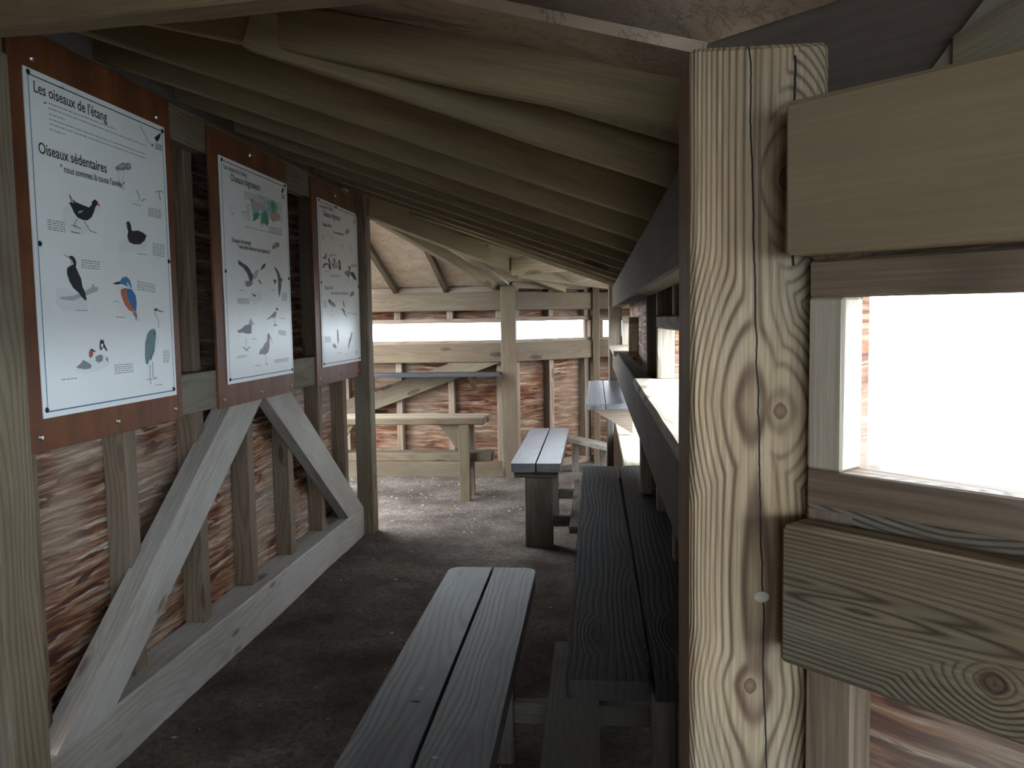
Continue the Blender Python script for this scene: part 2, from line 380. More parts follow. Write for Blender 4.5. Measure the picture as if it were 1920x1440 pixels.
# --- left wall with the posters
wl = empty('wall_left', (-1.9, 2.3, 0), **S)
box('sole_plate', -1.93, -1.76, 2.34, 6.06, -.03, .205, M['plate'], wl, bev=.008)
box('mid_rail', -1.83, -1.762, 2.34, 6.06, 1.212, 1.388, M['post'], wl)
box('top_rail', -1.83, -1.762, 2.30, 6.10, 2.382, 2.535, M['post'], wl)
for y in (2.49, 3.08, 3.655, 4.21, 4.78, 5.35, 5.90):
    box('stud', -1.93, -1.832, y-.038, y+.038, .205, 2.50, M['frame'], wl)
box('cladding_panel', -1.955, -1.93, 2.3, 6.2, 0, 2.75, M['clad'], wl, wear=0)
nrm = (1,0,0)
board_poly('diagonal_brace', [(-1.76,2.435,.205),(-1.76,2.765,.205),(-1.76,4.235,1.212),(-1.76,3.83,1.212)], nrm, .085, M['plate'], wl, grain=(0,1.42,.98), bev=.006)
board_poly('diagonal_brace', [(-1.76,5.67,.205),(-1.76,6.035,.205),(-1.76,4.63,1.212),(-1.76,4.255,1.212)], nrm, .07, M['plate'], wl, grain=(0,1.4,-1.0), bev=.006)
box('shade_filler', -1.845, -1.825, 2.3, 6.2, 2.53, 2.74, M['dark'], wl, wear=0)  # added to stop daylight; dark like the shaded gap above the rail

# --- right wall with the long ledge (two view slots, one added low slot)
H_LO, H_UP, H_W = (1.17, 1.355), (1.69, 1.872), (1.365, 1.56)
q0 = .083
wr, wb = wall_run('wall_right', (.153, 1.21), (0,1), 6.09, (1,0), H_LO, H_UP, H_W, 1.93, [(.12, 1.99), (4.69, 6.04)], [.05, .75, 1.35, 2.02, 2.66, 3.30, 3.80, 4.20, 4.42, 4.62], fo=q0, fd=.068, jamb_mat=M['pale'])
for o in list(wr.children):                                     # unseen low slot added to light the third ledge: recut lower cladding
    if o.name.startswith('cladding_panel') and abs(WM[o.name].translation.z-(1.355/2)) < .02:
        WM.pop(o.name); bpy.data.objects.remove(o); break
cx0, cx1 = .153+q0+.068, .153+q0+.088
box('cladding_panel', cx0, cx1, 1.21, 4.30, 0, 1.355, M['clad'], wr, wear=0)
box('cladding_panel', cx0, cx1, 6.10, 7.30, 0, 1.355, M['clad'], wr, wear=0)
box('cladding_panel', cx0, cx1, 4.302, 6.098, 0, .86, M['clad'], wr, wear=0)
box('cladding_panel', cx0, cx1, 4.302, 6.098, 1.16, 1.355, M['clad'], wr, wear=0)
for o in list(wr.children):                                      # lower studs stop under the added low slot
    if o.name.startswith('stud') and 4.35 < WM[o.name].translation.y < 6.0 and WM[o.name].translation.z < .2:
        y = WM[o.name].translation.y; WM.pop(o.name); bpy.data.objects.remove(o)
        box('stud', .237, .303, y-.032, y+.032, .07, .83, M['frame'], wr)
box('support_block', .19, .236, 3.50, 3.60, .853, 1.17, M['frame'], wr)
box('sill_board', .147, .322, 1.21, 3.235, 1.338, 1.366, M['pale'], wr, bev=.006)
box('sill_board', .130, .322, 5.90, 7.29, 1.332, 1.366, M['pale'], wr, bev=.004)

# --- far wall, facing the camera
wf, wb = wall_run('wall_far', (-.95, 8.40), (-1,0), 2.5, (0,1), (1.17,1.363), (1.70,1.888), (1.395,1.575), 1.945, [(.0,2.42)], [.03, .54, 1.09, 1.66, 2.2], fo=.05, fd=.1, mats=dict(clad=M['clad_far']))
box('base_board', -3.45, -.95, 8.385, 8.448, -.03, .14, M['rail'], wf)
board_poly('diagonal_brace', [(-3.2,8.399,.36),(-.97,8.399,1.165),(-1.47,8.399,1.168),(-3.2,8.399,.59)], (0,-1,0), .045, M['rail'], wf, grain=(1,0,.35))
# --- angled wall to its right
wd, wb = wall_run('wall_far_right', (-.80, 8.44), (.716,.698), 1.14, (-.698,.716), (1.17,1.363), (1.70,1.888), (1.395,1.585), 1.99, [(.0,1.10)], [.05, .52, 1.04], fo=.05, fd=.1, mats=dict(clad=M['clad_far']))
# --- end wall beyond
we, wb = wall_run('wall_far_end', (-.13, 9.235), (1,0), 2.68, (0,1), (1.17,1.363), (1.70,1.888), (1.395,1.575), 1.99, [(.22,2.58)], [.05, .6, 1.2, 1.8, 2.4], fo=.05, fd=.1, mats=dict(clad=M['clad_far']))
# --- near right wall with the big view slot
LOWM = figured_wood('knotty_lower_rail_wood', (.235,.18,.105), (.165,.125,.073), (.05,.034,.02), -.012, .03,
    [(.236, -.030, .014, .018, 1.2), (.02, .022, .006, .075, 0), (.10, .004, .006, .06, 0)], 150, tint=(.13,.14,.115), side=.3, axis='Z', zf=-.025, wobb=.012)
SILLM = figured_wood('arched_grain_sill_wood', (.20,.17,.125), (.15,.125,.09), (.045,.032,.024), .0, .3, [(.165, .05, .012, .026, 0)], 120, side=.2, axis='Z', zf=-.01, wobb=.01)
wn, wb = wall_run('wall_near_right', (.215, .985), (1,-1), 2.4, (1,1), (1.187,1.356), (1.668,1.841), (1.415,1.62), 1.80, [(.045,2.2)], [.032, .7, 1.3, 1.9], fo=.055, fd=.046, jamb_mat=M['pale'],
    mats=dict(upper=M['upper']))
for o in wn.children:
    if o.name.startswith('lower_rail'): o.data.materials[0] = LOWM
wb('sill_front', .0, 2.3, .0555, .075, 1.33, 1.4145, SILLM, bev=.003)

# --- the unseen sides of the hide, with openings shaped for the light they let in
def plain_wall2(name, a, b, z1=2.9, z0=0):
    r = empty(name, (*a, 0), **S); c = (z0+z1)/2
    beam('cladding_panel', (*a, c), (*b, c), .03, z1-z0, M['clad'], r, wear=0); return r
plain_wall2('wall_near_left', (-1.80, 2.30), (-3.2, .9))
plain_wall2('wall_left_rear', (-3.2, .9), (-3.2, -2.8))
plain_wall2('wall_rear_left', (-3.2, -2.8), (-.4, -2.8))
for n_, (p_, q_) in dict(wall_rear=((-.4, -2.8), (1.95, -2.8)), wall_right_rear=((1.95, -.75), (1.95, -2.8))).items():
    plain_wall2(n_, p_, q_, 1.00)
    beam('cladding_panel', (*p_, 2.45), (*q_, 2.45), .03, 1.1, M['clad'], bpy.data.objects[n_], wear=0)
plain_wall2('wall_arm_right', (.33, 7.36), (1.6, 6.1), 2.1)
plain_wall2('wall_arm_end', (2.5, 9.3), (1.6, 6.1), 1.1)
mesh_obj('added_dark_ground', [(-25,-20,-.05),(-1.97,-20,-.05),(-1.97,6.2,-.05),(-3.55,6.2,-.05),(-3.55,30,-.05),(-25,30,-.05)], [(0,1,2,3),(0,3,4,5)], M['earth'], label='unseen dark earth added outside the left doorway to curb upward light', kind='structure')  # added ground, dark so that less light bounces up through the doorway

# ================================================================ roof
ce = empty('ceiling', (-.8, 4, 2.3), **S)
def za(x): return 1.872+.358*(.153-x)
def slab_c(pts, th=.02): return slab('ceiling_panel', pts, th, M['ceiling'], ce)
slab_c([(x, y, za(x)+.125) for x, y in ((.50,1.2), (.50,7.5), (-1.0,7.5), (-1.70,6.1), (-2.15,6.1), (-2.15,2.0))])
for k in range(10):
    y = 1.75+.6*k
    xe = -1.93
    if y < 2.5: xe = max(xe, .15-(y+.05-1.46)*2.643)
    if y > 6.10: xe = max(xe, -1.70+(y-6.10)*.489+.03)
    if xe > .1: continue
    beam('rafter', (.30, y+.025, za(.30)), (xe, y+.025, za(xe)), .05, .12, M['rafter'], ce, az=-1, bev=.005, wear=.002)
# the beam tying the big post to the near left post
beam('hip_rafter', (.20,1.455,1.903), (-1.72,2.180,2.530), .055, .095, M['rafter'], ce, az=-1, wear=.002)
board_poly('packing_piece', [(.17,1.445,1.918),(.17,1.60,1.912),(-.09,1.60,2.0),(-.20,1.62,2.04)], (-.33,0,-1), .05, M['rafter'], ce)
beam('batten', (.20,1.395,1.998), (-1.72,2.120,2.625), .05, .03, M['batten'], ce, az=-1, wear=.003)

